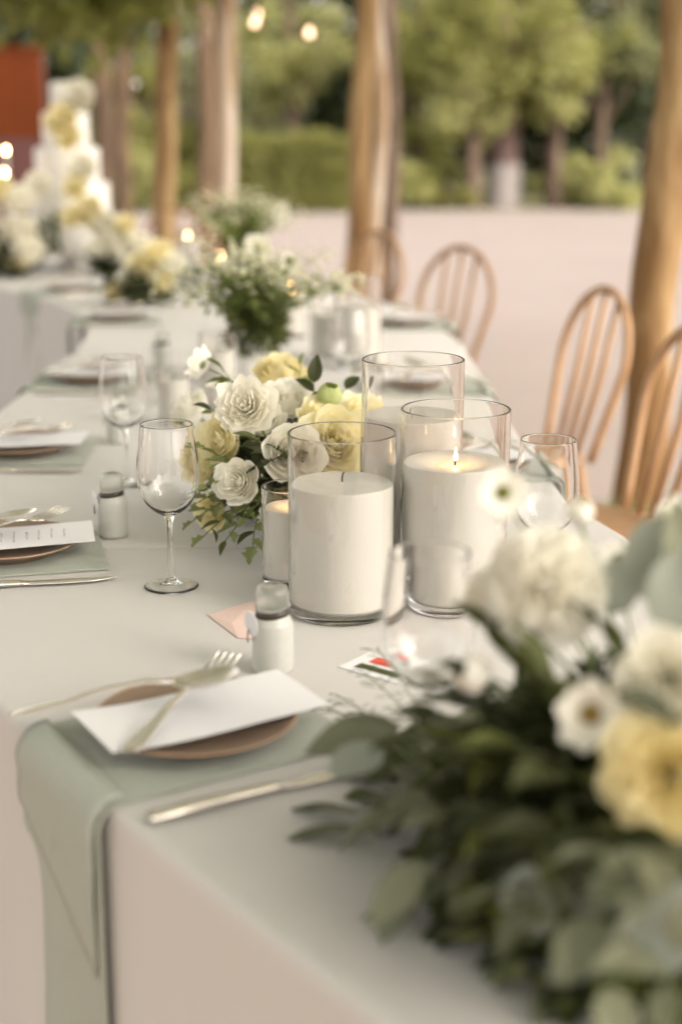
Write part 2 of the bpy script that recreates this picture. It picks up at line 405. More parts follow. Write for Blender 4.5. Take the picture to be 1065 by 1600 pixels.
def ink_mesh(seed):
    rr = random.Random(seed); mb = MB()
    for ln in range(9):
        x = .075 - ln * .018; half = rr.uniform(.018, .034); y = -half
        while y < half:
            wl_ = rr.uniform(.005, .012); pts = []
            for k in range(10):
                pts.append((x + rr.uniform(-.0016, .0022), y + wl_ * k / 9, .0012 + .004 * (x / .118) ** 2 + .0012 * math.sin(3.1 * x / .118)))
            mb.tube(pts, .00028, 4); y += wl_ + .0035
    return mb.mesh('handwriting', M['ink'])
INK = ink_mesh(4)
def napkin_mesh(edge, W=.104, drop=.42, inner=.135, seed=0, spread=.055):
    """folded linen strip; local X towards table centre, table edge at X=-edge, hangs over it"""
    path = []
    h0 = .0022
    for i in range(9): path.append((inner - (inner + edge - .012) * i / 8, 0.0))
    for a in range(1, 6): path.append((-edge + .012 - .024 * math.sin(R(18 * a)), -.024 * (1 - math.cos(R(18 * a)))))
    zz = path[-1]
    for i in range(1, 10): path.append((zz[0] - .012 * (i / 9), zz[1] - drop * i / 9))
    n = len(path); tops = []; bots = []
    for i, (x, z) in enumerate(path):
        a = path[max(0, i - 1)]; b = path[min(n - 1, i + 1)]; tx, tz = b[0] - a[0], b[1] - a[1]; L = math.hypot(tx, tz); nx, nz_ = tz / L, -tx / L
        if nz_ < 0 or (abs(nz_) < .2 and nx > 0): nx, nz_ = -nx, -nz_
        hang = max(0, i - 13) / (n - 14); ww = W + spread * hang
        rt = []; rb = []
        for j in range(17):
            u = -1 + j / 8; y = u * ww
            wave = .016 * hang * math.sin(u * 5 + seed) + (.0014 + .012 * hang) * noise.noise((x * 14 + seed, y * 16, z * 9))
            th = (.0055 + .004 * max(0, x / inner) ** 2) * (1 - u ** 8 * .55) * (1 if i else .35) + .0006
            rb.append((x + nx * (wave + .0006), y, z + nz_ * (abs(wave) * (0 if z == 0 else 1) + .0006)))
            rt.append((x + nx * (wave + th), y, z + nz_ * ((wave if z else abs(wave) * .6) + th)))
        tops.append(rt); bots.append(rb)
    mb = MB(); mb.grid(tops); mb.grid([r[::-1] for r in bots])
    mb.grid([[r[0] for r in tops], [r[0] for r in bots]]); mb.grid([[r[-1] for r in bots], [r[-1] for r in tops]])
    mb.grid([bots[0], tops[0]]); mb.grid([tops[-1], bots[-1]])
    return mb
def fold_layer(edge, W, seed, drop=.15):
    """outer short layer of the napkin with a slanting hem"""
    tops = []
    for i in range(13):
        t = i / 12; row = []
        for j in range(13):
            u = -1 + j / 6; y = u * (W - .004)
            L = .04 + t * (drop - .05 * u)
            if L < .045: x = -edge + .053 - L; z = .0072
            else:
                a = min(PI / 2, (L - .045) / .028); x = -edge + .008 - .028 * math.sin(a); z = .0072 - .028 * (1 - math.cos(a)) - max(0, L - .045 - .028 * PI / 2)
            z_ = z; wv = .004 * noise.noise((y * 12, t * 3, seed))
            row.append((x - abs(wv) * (1 if t > .3 else 0), y, z_ + (.0008 if t < .3 else 0)))
        tops.append(row)
    mb = MB(); mb.grid(tops)
    return mb
setting_words = []
def setting(c, ang, edge, who, spoon=True, side='left', drop=.42, hang=True, seed=0, fork2=True, ink=False):
    """c: plate centre on the table; ang: direction of the table centre"""
    c = Vector((c[0], c[1], TZ)); rot = Matrix.Translation(c) @ Matrix.Rotation(ang, 4, 'Z')
    nb = napkin_mesh(edge, drop=drop, seed=seed).build('napkin', M['napkin']); nb.matrix_world = rot @ Matrix.Translation((0, 0, .0008))
    tag(nb, f'sage green linen napkin under the plate {who}', 'napkin', 'sage napkins at the place settings')
    fl = fold_layer(edge, .107, seed).build('folded_hem', M['napkin'], nb)
    sm = fl.modifiers.new('thickness', 'SOLIDIFY'); sm.thickness = .0018; sm.offset = 1
    zp = .0072
    plate(c + Vector((0, 0, zp)), f'bronze glazed plate on a sage napkin {who}')
    cz = zp + .0225
    o = inst('menu_card', CARD); o.matrix_world = rot @ Matrix.Translation((.004, -.004, cz)) @ Matrix.Rotation(R(rnd(-3, 3)), 4, 'Z')
    tag(o, f'white menu card lying across the plate {who}', 'menu card', 'menu cards on the plates')
    if ink: inst('handwriting', INK, o)
    q = Matrix.Translation
    cutlery('fork', 'dinner_fork', FORK, ('handle', 'tines'), rot @ q((-.010, .012, cz + .0045)) @ Matrix.Rotation(R(41), 4, 'Z') @ Matrix.Scale(1.18, 4), f'silver dinner fork aslant on the menu card {who}', 'forks at the place settings')
    cutlery('spoon', 'table_spoon', SPOON, ('handle', 'spoon_bowl'), rot @ q((-.058, .042, cz + .0115)) @ Matrix.Rotation(R(-33), 4, 'Z') @ Matrix.Rotation(R(-10), 4, 'Y') @ Matrix.Scale(1.22, 4), f'silver spoon with its bowl on the fork {who}', 'spoons at the place settings')
    cutlery('knife', 'table_knife', KNIFE, ('handle', 'blade'), rot @ q((.012, -.150, .0005)) @ Matrix.Rotation(R(-1), 4, 'Z') @ Matrix.Scale(1.1, 4), f'silver table knife lying beside the plate {who}', 'knives at the place settings')
setting((-.148, 1.352), R(31), .135, 'at the nearest setting, lower left', seed=1.2, drop=.62)
setting((-.485, 2.00), R(14), .21, 'at the second nearest setting, left edge', seed=2.1, ink=True)
setting((-.615, 2.685), R(1), .15, 'at the third setting on the left edge', seed=3.3)
setting((-.612, 3.50), R(0), .15, 'behind the blurred left wine glass', seed=4.4)
setting((-.735, 4.72), R(9), .145, 'at the fifth setting on the left', seed=5.5)
setting((-1.06, 5.62), R(33), .15, 'at the far left setting below the cake', seed=6.6)
setting((.20, 4.58), R(180), .15, 'at the far right before the second chair', seed=7.7)
setting((.19, 3.42), R(180), .16, 'seen through the tallest glass cylinder', seed=8.8)
setting((.235, 2.56), R(184), .15, 'behind the right wine glass', seed=9.9)

# ------------------------------------------------------------------ glassware
def make_wineglass(wall=.0011):
    foot = [(.0001, .0052), (.0060, .0048), (.0100, .0040), (.017, .0022), (.028, .0007), (.0340, .0001), (.0354, .0001), (.0366, .0003), (.0371, .0007), (.0371, .0013), (.0366, .0018), (.0352, .0022), (.028, .0032), (.017, .0052), (.0095, .0085), (.0062, .0125)]
    stem = [(.0062, .0125), (.0046, .020), (.0040, .035), (.0037, .060), (.0040, .082), (.0052, .094), (.0080, .1005)]
    bowl_o = [(.0080, .1005), (.0150, .1045), (.0235, .1105), (.0315, .1195), (.0375, .131), (.0410, .144), (.0422, .157), (.0416, .172), (.0398, .188), (.0375, .205), (.0356, .2215), (.0351, .2255), (.03505, .2264)]
    bowl = bowl_o + [(.0351 - wall * .5, .2270), (.0351 - wall, .2265)] + [(r - wall, z + (.0006 if z < .13 else 0)) for r, z in bowl_o[-2:2:-1]] + [(.0215, .1117), (.0125, .1068), (.0055, .1052), (.0001, .1048)]
    return [MB().lathe(p, 48).mesh(n, M['glass']) for p, n in ((foot, 'foot'), (stem, 'stem'), (bowl, 'bowl'))]
WG = make_wineglass(); WG_THICK = make_wineglass(.0021)
def wineglass(p, label, s=1.0, set_=None):
    o = empty('wine_glass', label, 'wine glass', (p[0], p[1], TZ + .0006), rnd(0, 6), 'wine glasses on the table'); o.scale = (s, s, s)
    for me, n in zip(set_ or WG, ('foot', 'stem', 'bowl')): inst(n, me, o)
    return o
wineglass(T(268, 917), 'sharp empty wine glass left of the white flowers, in front of the seam')
wineglass(T(846, 953), 'clear wine glass right of the lit candle, half behind white flowers')
wineglass(T(665, 1238), 'blurred empty wine glass in front of the candle cylinders, beside the foreground bouquet', 1.04, WG_THICK)
wineglass(T(198, 757), 'blurred wine glass at left behind the small ribboned bottle')
wineglass((-.33, 4.28), 'far blurred wine glass left of the airy green bouquet')
wineglass((-.02, 4.05), 'far blurred wine glass right of the airy green bouquet')
wineglass((.02, 3.15), 'blurred wine glass behind the tallest candle cylinder')
wineglass((-.55, 5.28), 'very far wine glass on the curved table')

def cyl_vase(p, r, h, label, wall=.0032, base=.012):
    prof = [(.0001, 0), (r - .004, 0), (r - .001, .001), (r, .004), (r, h - .001), (r - wall / 2, h), (r - wall, h - .001), (r - wall, base + .004), (r - wall - .004, base), (.0001, base)]
    o = MB().lathe(prof, 72, sharp=True).build('glass_cylinder', M['vase_glass'], loc=(p[0], p[1], TZ + .0006))
    return tag(o, label, 'candle holder', 'glass cylinders holding candles')
def flame_parts(o, z, x=0, y=0, s=1.0, light=True, en=.35):
    prof = [(.0002, 0), (.0022, .002), (.0034, .006), (.0030, .011), (.0016, .018), (.0001, .025)]
    MB().lathe([(a * s, b * s + z) for a, b in prof], 12, c=(x, y)).build('flame', M['flame'], o)
def candle(p, r, h, label, lit=True, base=.0125, dish=.0, wx=0, wy=0, seed=0, seg=64, en=.35, fs=1.0):
    o = empty('pillar_candle', label, 'candle', (p[0], p[1], TZ + .0006 + base), 0, 'white candles in glass cylinders')
    mb = MB(); mb.lathe([(.0001, 0), (r - .001, 0), (r, .002), (r, h - .002), (r - .0012, h - .0003)], seg, sharp=True)
    mb.build('wax_body', M['wax'], o)
    rows = []
    for i in range(15):
        rr = (r - .0012) * (1 - i / 14 * .999); row = []
        for k in range(seg):
            a = 2 * PI * k / seg; x, y = rr * math.cos(a), rr * math.sin(a); d = math.hypot(x - wx, y - wy)
            z = h - .0003 - dish * math.exp(-(d / (r * .55)) ** 4) + .0009 * noise.noise((x * 60, y * 60, seed)) * min(1, i / 3)
            row.append((x, y, z))
        rows.append(row)
    t = MB(); t.grid(rows, True); t.build('wax_top', M['wax'], o)
    zt = h - dish
    if lit and dish > 0:
        MB().lathe([(.0001, zt + .0016), (r * .36, zt + .0014), (r * .42, zt + .0006)], 32, c=(wx, wy)).build('melt_pool', M['wax_soft'], o)
    MB().tube([(wx, wy, zt - .002), (wx + .0003, wy, zt + .006), (wx + .001, wy, zt + .010), (wx + .003, wy, zt + .0125)], [.0012, .0012, .0011, .0008], 6).build('wick', M['wick'], o)
    if lit: flame_parts(o, zt + .007, wx + .001, wy, fs, en=en)
    return o
V1, V2, V3, V4 = T(534, 953), T(707, 935), T(656, 866), T(459, 912)
V2 = Vector((V1.x + .1455, V1.y + .035, TZ)); V3 = Vector((V2.x - .048, V2.y + .142, TZ))
for v, r, h, wh, lit, lab, labc, dish, wo in (
    (V1, .0690, .2360, .158, False, 'front left glass cylinder with an unlit candle, in focus', 'unlit white candle with a black wick in the front left cylinder', 0, (.0, .006)),
    (V2, .0705, .2600, .178, True, 'front right glass cylinder around the burning candle', 'burning white candle with glowing pool in the front right cylinder', .006, (.0, -.004)),
    (V3, .0705, .3020, .212, False, 'tallest glass cylinder, at the back of the candle group', 'white candle in the tallest cylinder, partly hidden', .004, (-.01, .0)),
    (V4, .0430, .1390, .098, True, 'smallest glass cylinder, tucked left of the candle group', 'small lit white candle left of the front cylinder', .003, (.0, .0))):
    cyl_vase(v, r, h, lab)
    candle(v, r - .0036, wh, labc, lit, dish=dish, wx=wo[0], wy=wo[1], seed=h * 100, fs=.75)
for i, (v, r, h, wh, lab) in enumerate((
    ((-.355, 2.98), .036, .12, .085, 'small glass candle cylinder behind the blurred left wine glass'),
    ((-.275, 3.16), .042, .17, .12, 'mid glass candle cylinder left below the airy bouquet'),
    ((.045, 3.72), .060, .24, .15, 'blurred glass candle cylinder right of the airy bouquet'),
    ((-.03, 3.90), .055, .20, .11, 'blurred shorter glass candle cylinder right of the airy bouquet'),
    ((-.15, 4.32), .045, .17, .12, 'glass candle cylinder just behind the airy bouquet'),
    ((-.47, 5.62), .045, .15, .10, 'far glass candle cylinder on the curved table, nearest of three'),
    ((-.63, 5.95), .045, .22, .16, 'far glass candle cylinder on the curved table, leftmost of three'),
    ((-.42, 6.05), .050, .24, .18, 'far glass candle cylinder on the curved table, rightmost of three'))):
    cyl_vase(v, r, h, lab); candle(v, r - .0036, wh, ('lit' if i > 3 else 'unlit') + ' candle inside the ' + lab.replace('glass candle ', ''), i > 3, dish=.002, seed=i, seg=32, fs=1.3)

def bottle(p, rz, label, s=1.0):
    o = empty('favour_bottle', label, 'bottle', (p[0], p[1], TZ + .0006), rz, 'small ribboned bottles'); o.scale = (s, s, s)
    out = [(.0001, 0), (.019, 0), (.0222, .002), (.0228, .006), (.0228, .048), (.0220, .056), (.0190, .063), (.0170, .067), (.0168, .073)]
    MB().lathe(out + [(.0150, .0732), (.0001, .0732)], 32, sharp=True).build('bottle_body', M['frost'], o)
    MB().lathe([(.0001, .0738), (.0168, .0738), (.0180, .0750), (.0182, .0800), (.0180, .0900), (.0165, .0965), (.0130, .0990), (.0001, .0995), (.0001, .0980), (.0120, .0975), (.0152, .0955), (.0166, .0895), (.0168, .0800), (.0166, .0762), (.0150, .0754), (.0001, .0754)], 32).build('cap', M['frost_cap'], o)
    rb = MB()
    rows = []
    for k in range(33):
        a = 2 * PI * k / 32; rr = .0182
        rows.append([(rr * math.cos(a), rr * math.sin(a), .0690 + .002 * math.cos(a) - .0042), (rr * math.cos(a) * .93, rr * math.sin(a) * .93, .0690 + .002 * math.cos(a) + .0035)])
    rb.grid(rows)
    tl = []
    for i in range(8):
        t = i / 7; x = -.0188 - .010 * math.sin(t * 2.0); z = .069 - .034 * t
        tl.append([(x, -.003 + .004 * t, z), (x + .001, .003 + .004 * t, z - .001)])
    rb.grid(tl)
    r_ = rb.build('ribbon', M['ribbon'], o); sm = r_.modifiers.new('thickness', 'SOLIDIFY'); sm.thickness = .0006
    tg = MB(); n = 24; rim = [(math.cos(2 * PI * k / n) * .0095, math.sin(2 * PI * k / n) * .0165) for k in range(n)]
    tg.v = [(0, y, z) for y, z in rim] + [(.0006, y, z) for y, z in rim]; tg.f = [tuple(range(n)), tuple(range(2 * n - 1, n - 1, -1))] + [(k, (k + 1) % n, n + (k + 1) % n, n + k) for k in range(n)]
    t_ = tg.build('paper_tag', M['card'], o, smooth=False); t_.location = (-.0262, -.006, .0590); t_.rotation_euler = (R(10), R(-14), R(28))
    return o
bottle(T(178, 838), R(5), 'small ribboned bottle beside the second nearest setting', 1.0)
bottle(T(427, 1048), R(20), 'small ribboned bottle nearest the camera, next to the blush paper', 1.05)
bottle(T(186, 692), R(10), 'small ribboned bottle behind the blurred left wine glass', 1.0)
bottle((-.47, 3.72), R(0), 'small ribboned bottle beyond the fourth setting', 1.0)

# folded blush paper, printed card
a = [T(325, 962), T(398, 944), T(402, 1000), T(372, 998)]
mb = MB(); z = .0009
mb.v = [(p.x, p.y, TZ + z + (.004 if i in (1,) else 0)) for i, p in enumerate(a)]; m_ = (a[0] + a[2]) / 2; mb.v.append((m_.x, m_.y, TZ + .005)); mb.f = [(0, 4, 1), (1, 4, 2), (2, 4, 3), (3, 4, 0)]
o = mb.build('folded_paper', M['pink'], smooth=False); sm = o.modifiers.new('thickness', 'SOLIDIFY'); sm.thickness = .0005; sm.offset = 1
tag(o, 'folded blush pink paper lying behind the nearest ribboned bottle', 'paper')
o = empty('printed_card', 'small white card with a red print, half under the foreground sprigs', 'card', T(600, 1045), R(-38))
MB().box((-.045, -.03, .0006), (.045, .03, .0012)).build('card_sheet', M['card'], o, False)
MB().box((-.026, .004, .0013), (.012, .022, .0016)).build('red_print', M['red'], o, False)
MB().box((-.030, -.018, .0013), (.030, -.004, .0016)).build('green_print', M['leaf'], o, False)

# ------------------------------------------------------------------ flowers
def rose_mesh(name, m, Rr=1.0, layers=6, seed=0, ruffle=.09, openf=1.0, heart=None):
    """unit flower: radius about 1, facing +Z, petals wrapped in layers"""
    rr = random.Random(seed); mb = MB()
    for L in range(layers):
        t = L / (layers - 1)
        npet = 3 + int(2.5 * t + .5)
        rad = .07 + .88 * t ** 1.0 * openf
        hgt = .62 - .34 * t ** 1.8
        flare = .02 + .34 * t ** 1.5
        span = 2 * PI / npet * (1.05 if L else .95)
        base = .05 + .20 * t
        off = rr.uniform(0, 6)
        for k in range(npet):
            ph = off + 2 * PI * k / npet + rr.uniform(-.15, .15); hh = hgt * rr.uniform(.9, 1.08); rd = rad * rr.uniform(.94, 1.07); tilt = rr.uniform(-.05, .05)
            rows = []; sd = rr.uniform(0, 99)
            nu, nv = (11, 7)
            for i in range(nv):
                v = i / (nv - 1); row = []
                for j in range(nu):
                    u = -1 + 2 * j / (nu - 1)
                    edge = 1 - .20 * abs(u) ** 3
                    vv = v * edge
                    wid = span * (.45 + .55 * min(1, vv * 1.8)) * (1 - .18 * max(0, v - .7) / .3)
                    ang = ph + u * wid * .62
                    ro = base + (rd - base) * (math.sin(min(vv, 1) * PI * .5) ** .8) + flare * max(0, vv - .62) ** 1.4 * 1.1
                    ro -= .07 * (abs(u) ** 2) * rd
                    zz = -.45 + (hh + .45) * vv ** (.8 + .9 * t) - flare * .55 * max(0, vv - .72) ** 1.2 * 2.0 + tilt * v
                    rf = ruffle * v ** 3 * (math.sin(u * 5.5 + sd) * .45 + noise.noise((u * 3.2 + sd, v * 2, sd)) * 1.1)
                    ro += rf * .8; zz += rf * .8
                    row.append((ro * math.cos(ang), ro * math.sin(ang), zz))
                rows.append(row)
            mb.grid(rows)
    mb.lathe([(.0001, -.62), (.10, -.58), (.22, -.47), (.27, -.40), (.2, -.36)], 10)
    me = mb.mesh(name, [m, M['stem']])
    ncal = 10 * 4
    for p in list(me.polygons)[-ncal:]: p.material_index = 1
    return me
def daisy_mesh(name, m, eye, seed=0, npet=9, cup=.25, wid=.36):
    rr = random.Random(seed); mb = MB()
    for lay in range(2):
        for k in range(npet):
            a = 2 * PI * (k + .5 * lay) / npet + rr.uniform(-.1, .1); L = rr.uniform(.85, 1.05) * (1 - .18 * lay); rows = []; sd = rr.uniform(0, 50)
            for i in range(6):
                v = i / 5; row = []
                for j in range(5):
                    u = -1 + j / 2; ww = wid * (math.sin(PI * min(.96, .12 + v * .80)) ** .7) * u
                    x = .15 + (L - .15) * v - .06 * u * u * v; z = cup * v ** 1.5 + .05 * math.sin(4 * u + sd) * v - .06 * lay + .05 * (1 - u * u)
                    row.append((x * math.cos(a) - ww * math.sin(a), x * math.sin(a) + ww * math.cos(a), z))
                rows.append(row)
            mb.grid(rows)
    nf = len(mb.f)
    mb.lathe([(.30, .02), (.30, .10), (.24, .18), (.12, .22), (.0001, .22)], 14); mb.lathe([(.0001, -.2), (.10, -.16), (.2, -.04), (.3, .02)], 10)
    me = mb.mesh(name, [m, eye, M['stem']])
    for i, p in enumerate(me.polygons):
        if i >= nf: p.material_index = 1 if i < nf + 14 * 4 else 2
    return me
def fluff_mesh(name, m, seed=0, n=150):
    """carnation-like dome of many crimped petals"""
    rr = random.Random(seed); mb = MB()
    for k in range(n):
        q = (k + .5) / n; th = math.acos(1 - 1.25 * q); ph = k * 2.39996 + rr.uniform(-.2, .2)
        d = Vector((math.sin(th) * math.cos(ph), math.sin(th) * math.sin(ph), math.cos(th)))
        mx = frame(d, Vector((rr.uniform(-1, 1), rr.uniform(-1, 1), rr.uniform(-1, 1)))); L = rr.uniform(.88, 1.06); sd = rr.uniform(0, 90); rows = []
        for i in range(5):
            v = i / 4; rows.append([((-1 + j / 2) * .30 * v ** .8, (.3 + (L - .3) * v) * (1 - .05 * ((-1 + j / 2) ** 2)), .08 * v * v * math.sin((-1 + j / 2) * 5 + sd)) for j in range(5)])
        mb.grid(rows, mx=mx)
    me = mb.mesh(name, m); return me
def bud_mesh(name, m, seed=0):
    mb = MB(); rr = random.Random(seed)
    for L in range(2):
        for k in range(4):
            ph = 2 * PI * (k + .5 * L) / 4; rows = []
            for i in range(8):
                v = i / 7; rad = (.92 - .1 * L) * math.sin(PI * (.06 + .82 * v)) ** .7 + .03; row = []
                for j in range(7):
                    u = -1 + j / 3; a = ph + u * 1.0 * (1 - .3 * v); row.append((rad * math.cos(a) * (1 - .04 * u * u), rad * math.sin(a) * (1 - .04 * u * u), -.8 + 1.75 * v - .15 * u * u * v))
                rows.append(row)
            mb.grid(rows)
    return mb.mesh(name, m)
ROSES = {c: [rose_mesh('rose', M[c], seed=s, layers=l, ruffle=rf, openf=of) for s, l, rf, of in ((1, 8, .07, 1.0), (2, 9, .05, 1.0), (3, 7, .12, 1.0))] for c in ('p_white', 'p_cream', 'p_yellow')}
DAISY = [daisy_mesh('daisy', M['p_white'], M['eye'], 1), daisy_mesh('daisy', M['p_white'], M['eye_gold'], 2, 8, .5, .42)]
FLUFF = fluff_mesh('carnation', M['p_white'], 3)
BUD = bud_mesh('bud', M['p_green'], 1); BUDW = bud_mesh('bud', M['p_white'], 2)
def leaf_mesh(name, m, kind='lance', fold=.18, curl=.25):
    rows = []; nl = 8
    for i in range(nl + 1):
        t = i / nl
        if kind == 'lance': wv = .17 * math.sin(PI * t ** .85) ** .9
        elif kind == 'round': wv = .40 * math.sqrt(max(0, 1 - (2 * (t - .5)) ** 2)) * (1 - .12 * t)
        elif kind == 'oval': wv = .27 * math.sin(PI * t ** .8) ** .75
        elif kind == 'ivy': wv = (.30 * math.sin(PI * t ** .7) ** .8) * (1 + .35 * math.sin(t * 15))
        else: wv = .035 * math.sin(PI * t) ** .4
        wv = max(wv, .006)
        rows.append([(u * wv, t, abs(u) * wv * fold * 2 - curl * t * t * .5 + .02 * math.sin(7 * t + 3 * u)) for u in (-1, -.5, 0, .5, 1)])
    return MB().grid(rows).mesh(name, m)
LF = {}
for key, mk, kind in (('lance', 'leaf', 'lance'), ('dark', 'leaf_d', 'oval'), ('euca', 'euca', 'oval'), ('eucal', 'euca', 'lance'), ('eucap', 'euca_p', 'round'), ('ivy', 'ivy', 'ivy'), ('needle', 'leaf', 'needle'), ('fresh', 'leaf_l', 'oval')):
    LF[key] = leaf_mesh('leaf', M[mk], kind, rnd(.1, .3), rnd(.15, .45))
def bez(a, b, c, n=10):
    return [a * (1 - t) ** 2 + b * 2 * t * (1 - t) + c * t * t for t in [i / n for i in range(n + 1)]]
def sprig(parent, a, c, keys, size, n, lift=.05, start=.3, srad=.0014, floor=None, out=None, stem_mat='stem'):
    """stem from a to c (coordinates of the bouquet) with leaves along it, each leaf an object"""
    a, c = Vector(a), Vector(c); mid = (a + c) / 2 + Vector((rnd(-.02, .02), rnd(-.02, .02), lift))
    pts = bez(a, mid, c, 12); st = MB().tube(pts, [srad * (1.2 - .6 * i / 12) for i in range(13)], 6).build('sprig', M[stem_mat], parent)
    for k in range(n):
        t = start + (1 - start) * (k / max(1, n - 1)); i = min(11, int(t * 12)); p = pts[i].lerp(pts[i + 1], t * 12 - i); tg = (pts[i + 1] - pts[i]).normalized()
        side = tg.cross(Vector((0, 0, 1))); side = side.normalized() if side.length > .05 else Vector((1, 0, 0))
        sgn = 1 if k % 2 else -1
        d = tg * rnd(.45, .9) + side * sgn * rnd(.6, 1.0) + Vector((0, 0, rnd(-.35, .5)))
        if k == n - 1: d = tg + Vector((rnd(-.2, .2), rnd(-.2, .2), 0))
        s = size * rnd(.75, 1.2); d = d.normalized()
        if floor is not None and p.z + d.z * s < floor: d.z = (floor - p.z) / s + .02; d.normalize()
        nn = Vector((rnd(-.5, .5), rnd(-.5, .5), 1))
        inst('leaf', LF[random.choice(keys)], st, frame(d, nn, p, s))
    return st
def foliage_mass(parent, c, rad, n, size, m, name='foliage', hollow=.2, seed=0, zmin=None):
    """small inner leaves, joined"""
    g_ = np.random.RandomState(seed); mb = MB(); base = [(0, 0, 0), (-.26, .45, .05), (0, .5, -.03), (.26, .45, .05), (0, 1, -.12)]
    for k in range(n):
        d = g_.normal(size=3); d /= np.linalg.norm(d) + 1e-9; r_ = (hollow + (1 - hollow) * g_.rand() ** .5)
        p = Vector((c[0] + d[0] * r_ * rad[0], c[1] + d[1] * r_ * rad[1], c[2] + d[2] * r_ * rad[2]))
        if zmin is not None and p.z < zmin: p.z = zmin + .004 + .02 * g_.rand()
        dd = Vector(d) * .7 + Vector(g_.normal(size=3)) * .6
        if zmin is not None and p.z + dd.z * size < zmin: dd.z = abs(dd.z)
        mb.add(base, [(0, 2, 1), (0, 3, 2), (1, 2, 4), (2, 3, 4)], frame(dd, Vector(g_.normal(size=3)), p, size * (.7 + .6 * g_.rand())))
    o = mb.build(name, m, parent); o['kind'] = 'stuff'; return o
TO_CAM = Vector((0, 0, CAM_Z))
def flower(parent, me, name, p, r, n=None, roll=None, stem_from=None, srad=.0018):
    """p in world; n facing direction; parent Empty gives the local origin"""
    lp = p - parent.location
    if n is None: n = (TO_CAM - p).normalized() + Vector((0, 0, .5))
    o = inst(name, me, parent, facing(Vector(n).normalized(), lp, rnd(0, 6) if roll is None else roll, r))
    if stem_from is not None:
        a = Vector(stem_from); c = lp - Vector(n).normalized() * r * .5
        MB().tube(bez(a, (a + c) / 2 + Vector((0, 0, .03)) - Vector(n).normalized() * .02, c, 8), srad, 6).build('stem', M['stem'], parent)
    return o

# ---- bouquet in focus (behind the seam)
bq = empty('bouquet', 'low bouquet of white roses, cream roses and ivy beside the candles, in focus', 'bouquet', (-.085, 2.215, TZ + .001), 0, 'bouquets along the table')
BL = bq.location.copy()
F = lambda px, py, zc: P(px, py, zc)
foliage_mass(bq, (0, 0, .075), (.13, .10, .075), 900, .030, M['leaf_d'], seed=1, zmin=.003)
S0 = (0, 0, .04)
Rw, Rc, Ry = ROSES['p_white'], ROSES['p_cream'], ROSES['p_yellow']
for me, px, py, zc, rp, nrm in (
    (Rw[2], 384, 634, 2.07, 48, (-.10, -1, .42)), (Rw[0], 371, 752, 2.055, 37, (-.35, -1, .30)), (Rw[1], 458, 708, 2.06, 48, (.15, -1, .35)),
    (Rc[1], 522, 690, 2.12, 58, (.25, -1, .55)), (Rc[0], 343, 688, 2.17, 40, (-.6, -1, .3)), (Rc[2], 312, 722, 2.22, 36, (-.9, -1, .2)),
    (Rw[0], 452, 628, 2.27, 42, (.1, -.8, .9)), (Rc[0], 498, 652, 2.20, 34, (.3, -.8, .8)), (Rc[2], 563, 655, 2.30, 42, (.6, -.7, .7)),
    (Rw[2], 492, 742, 2.13, 36, (.5, -1, .1)), (Rw[1], 298, 642, 2.48, 38, (-.7, -.3, .7)), (Ry[1], 437, 584, 2.46, 42, (.1, -.5, 1)),
    (Rw[1], 410, 655, 2.20, 36, (0, -.7, .8)), (Rc[1], 330, 800, 2.17, 30, (-.6, -1, .1)), (Rw[0], 430, 812, 2.09, 28, (-.2, -1, .05)), (Rc[2], 548, 715, 2.20, 40, (.5, -1, .4))):
    flower(bq, me, 'rose', F(px, py, zc), rp / FOC * zc, nrm, stem_from=S0)
flower(bq, BUD, 'bud', F(514, 620, 2.21), 22 / FOC * 2.2, (.2, -.3, 1), stem_from=S0)
flower(bq, DAISY[0], 'daisy', F(316, 570, 2.36), 30 / FOC * 2.4, (-.75, .55, .35), stem_from=(.02, 0, .12), srad=.0013)
flower(bq, DAISY[0], 'daisy', F(345, 602, 2.42), 26 / FOC * 2.4, (-.3, -.2, 1), stem_from=S0, srad=.0013)
flower(bq, DAISY[1], 'daisy', F(574, 682, 2.16), 17 / FOC * 2.1, (.9, -.3, .5), stem_from=S0, srad=.0012)
for px, py, zc, keys, size, n in (
    (300, 815, 2.12, ('ivy',), .028, 8), (318, 838, 2.08, ('ivy', 'lance'), .028, 8), (322, 760, 2.06, ('ivy',), .030, 8), (312, 700, 2.1, ('ivy', 'fresh'), .026, 7),
    (352, 845, 2.06, ('ivy', 'lance'), .030, 8), (395, 855, 2.04, ('ivy', 'dark'), .032, 8), (405, 690, 2.04, ('lance', 'dark'), .045, 9), (425, 720, 2.04, ('lance', 'dark'), .045, 8),
    (400, 790, 2.04, ('dark', 'lance'), .036, 8), (345, 725, 2.08, ('ivy', 'fresh'), .028, 7), (490, 598, 2.25, ('dark',), .045, 6), (350, 580, 2.35, ('lance', 'fresh'), .04, 6), (276, 660, 2.35, ('lance',), .035, 6),
    (430, 860, 2.03, ('dark', 'lance'), .036, 8), (540, 608, 2.35, ('dark', 'fresh'), .04, 6), (330, 640, 2.2, ('fresh', 'dark'), .035, 7), (470, 570, 2.4, ('fresh',), .035, 6), (380, 810, 2.05, ('ivy',), .026, 8), (310, 785, 2.1, ('ivy',), .026, 7)):
    e = F(px, py, zc) - BL
    if e.z < .012: e.z = .012
    sprig(bq, (e.x * .25, e.y * .25, .05), e, keys, size, n, lift=.035, start=.35, floor=.004)

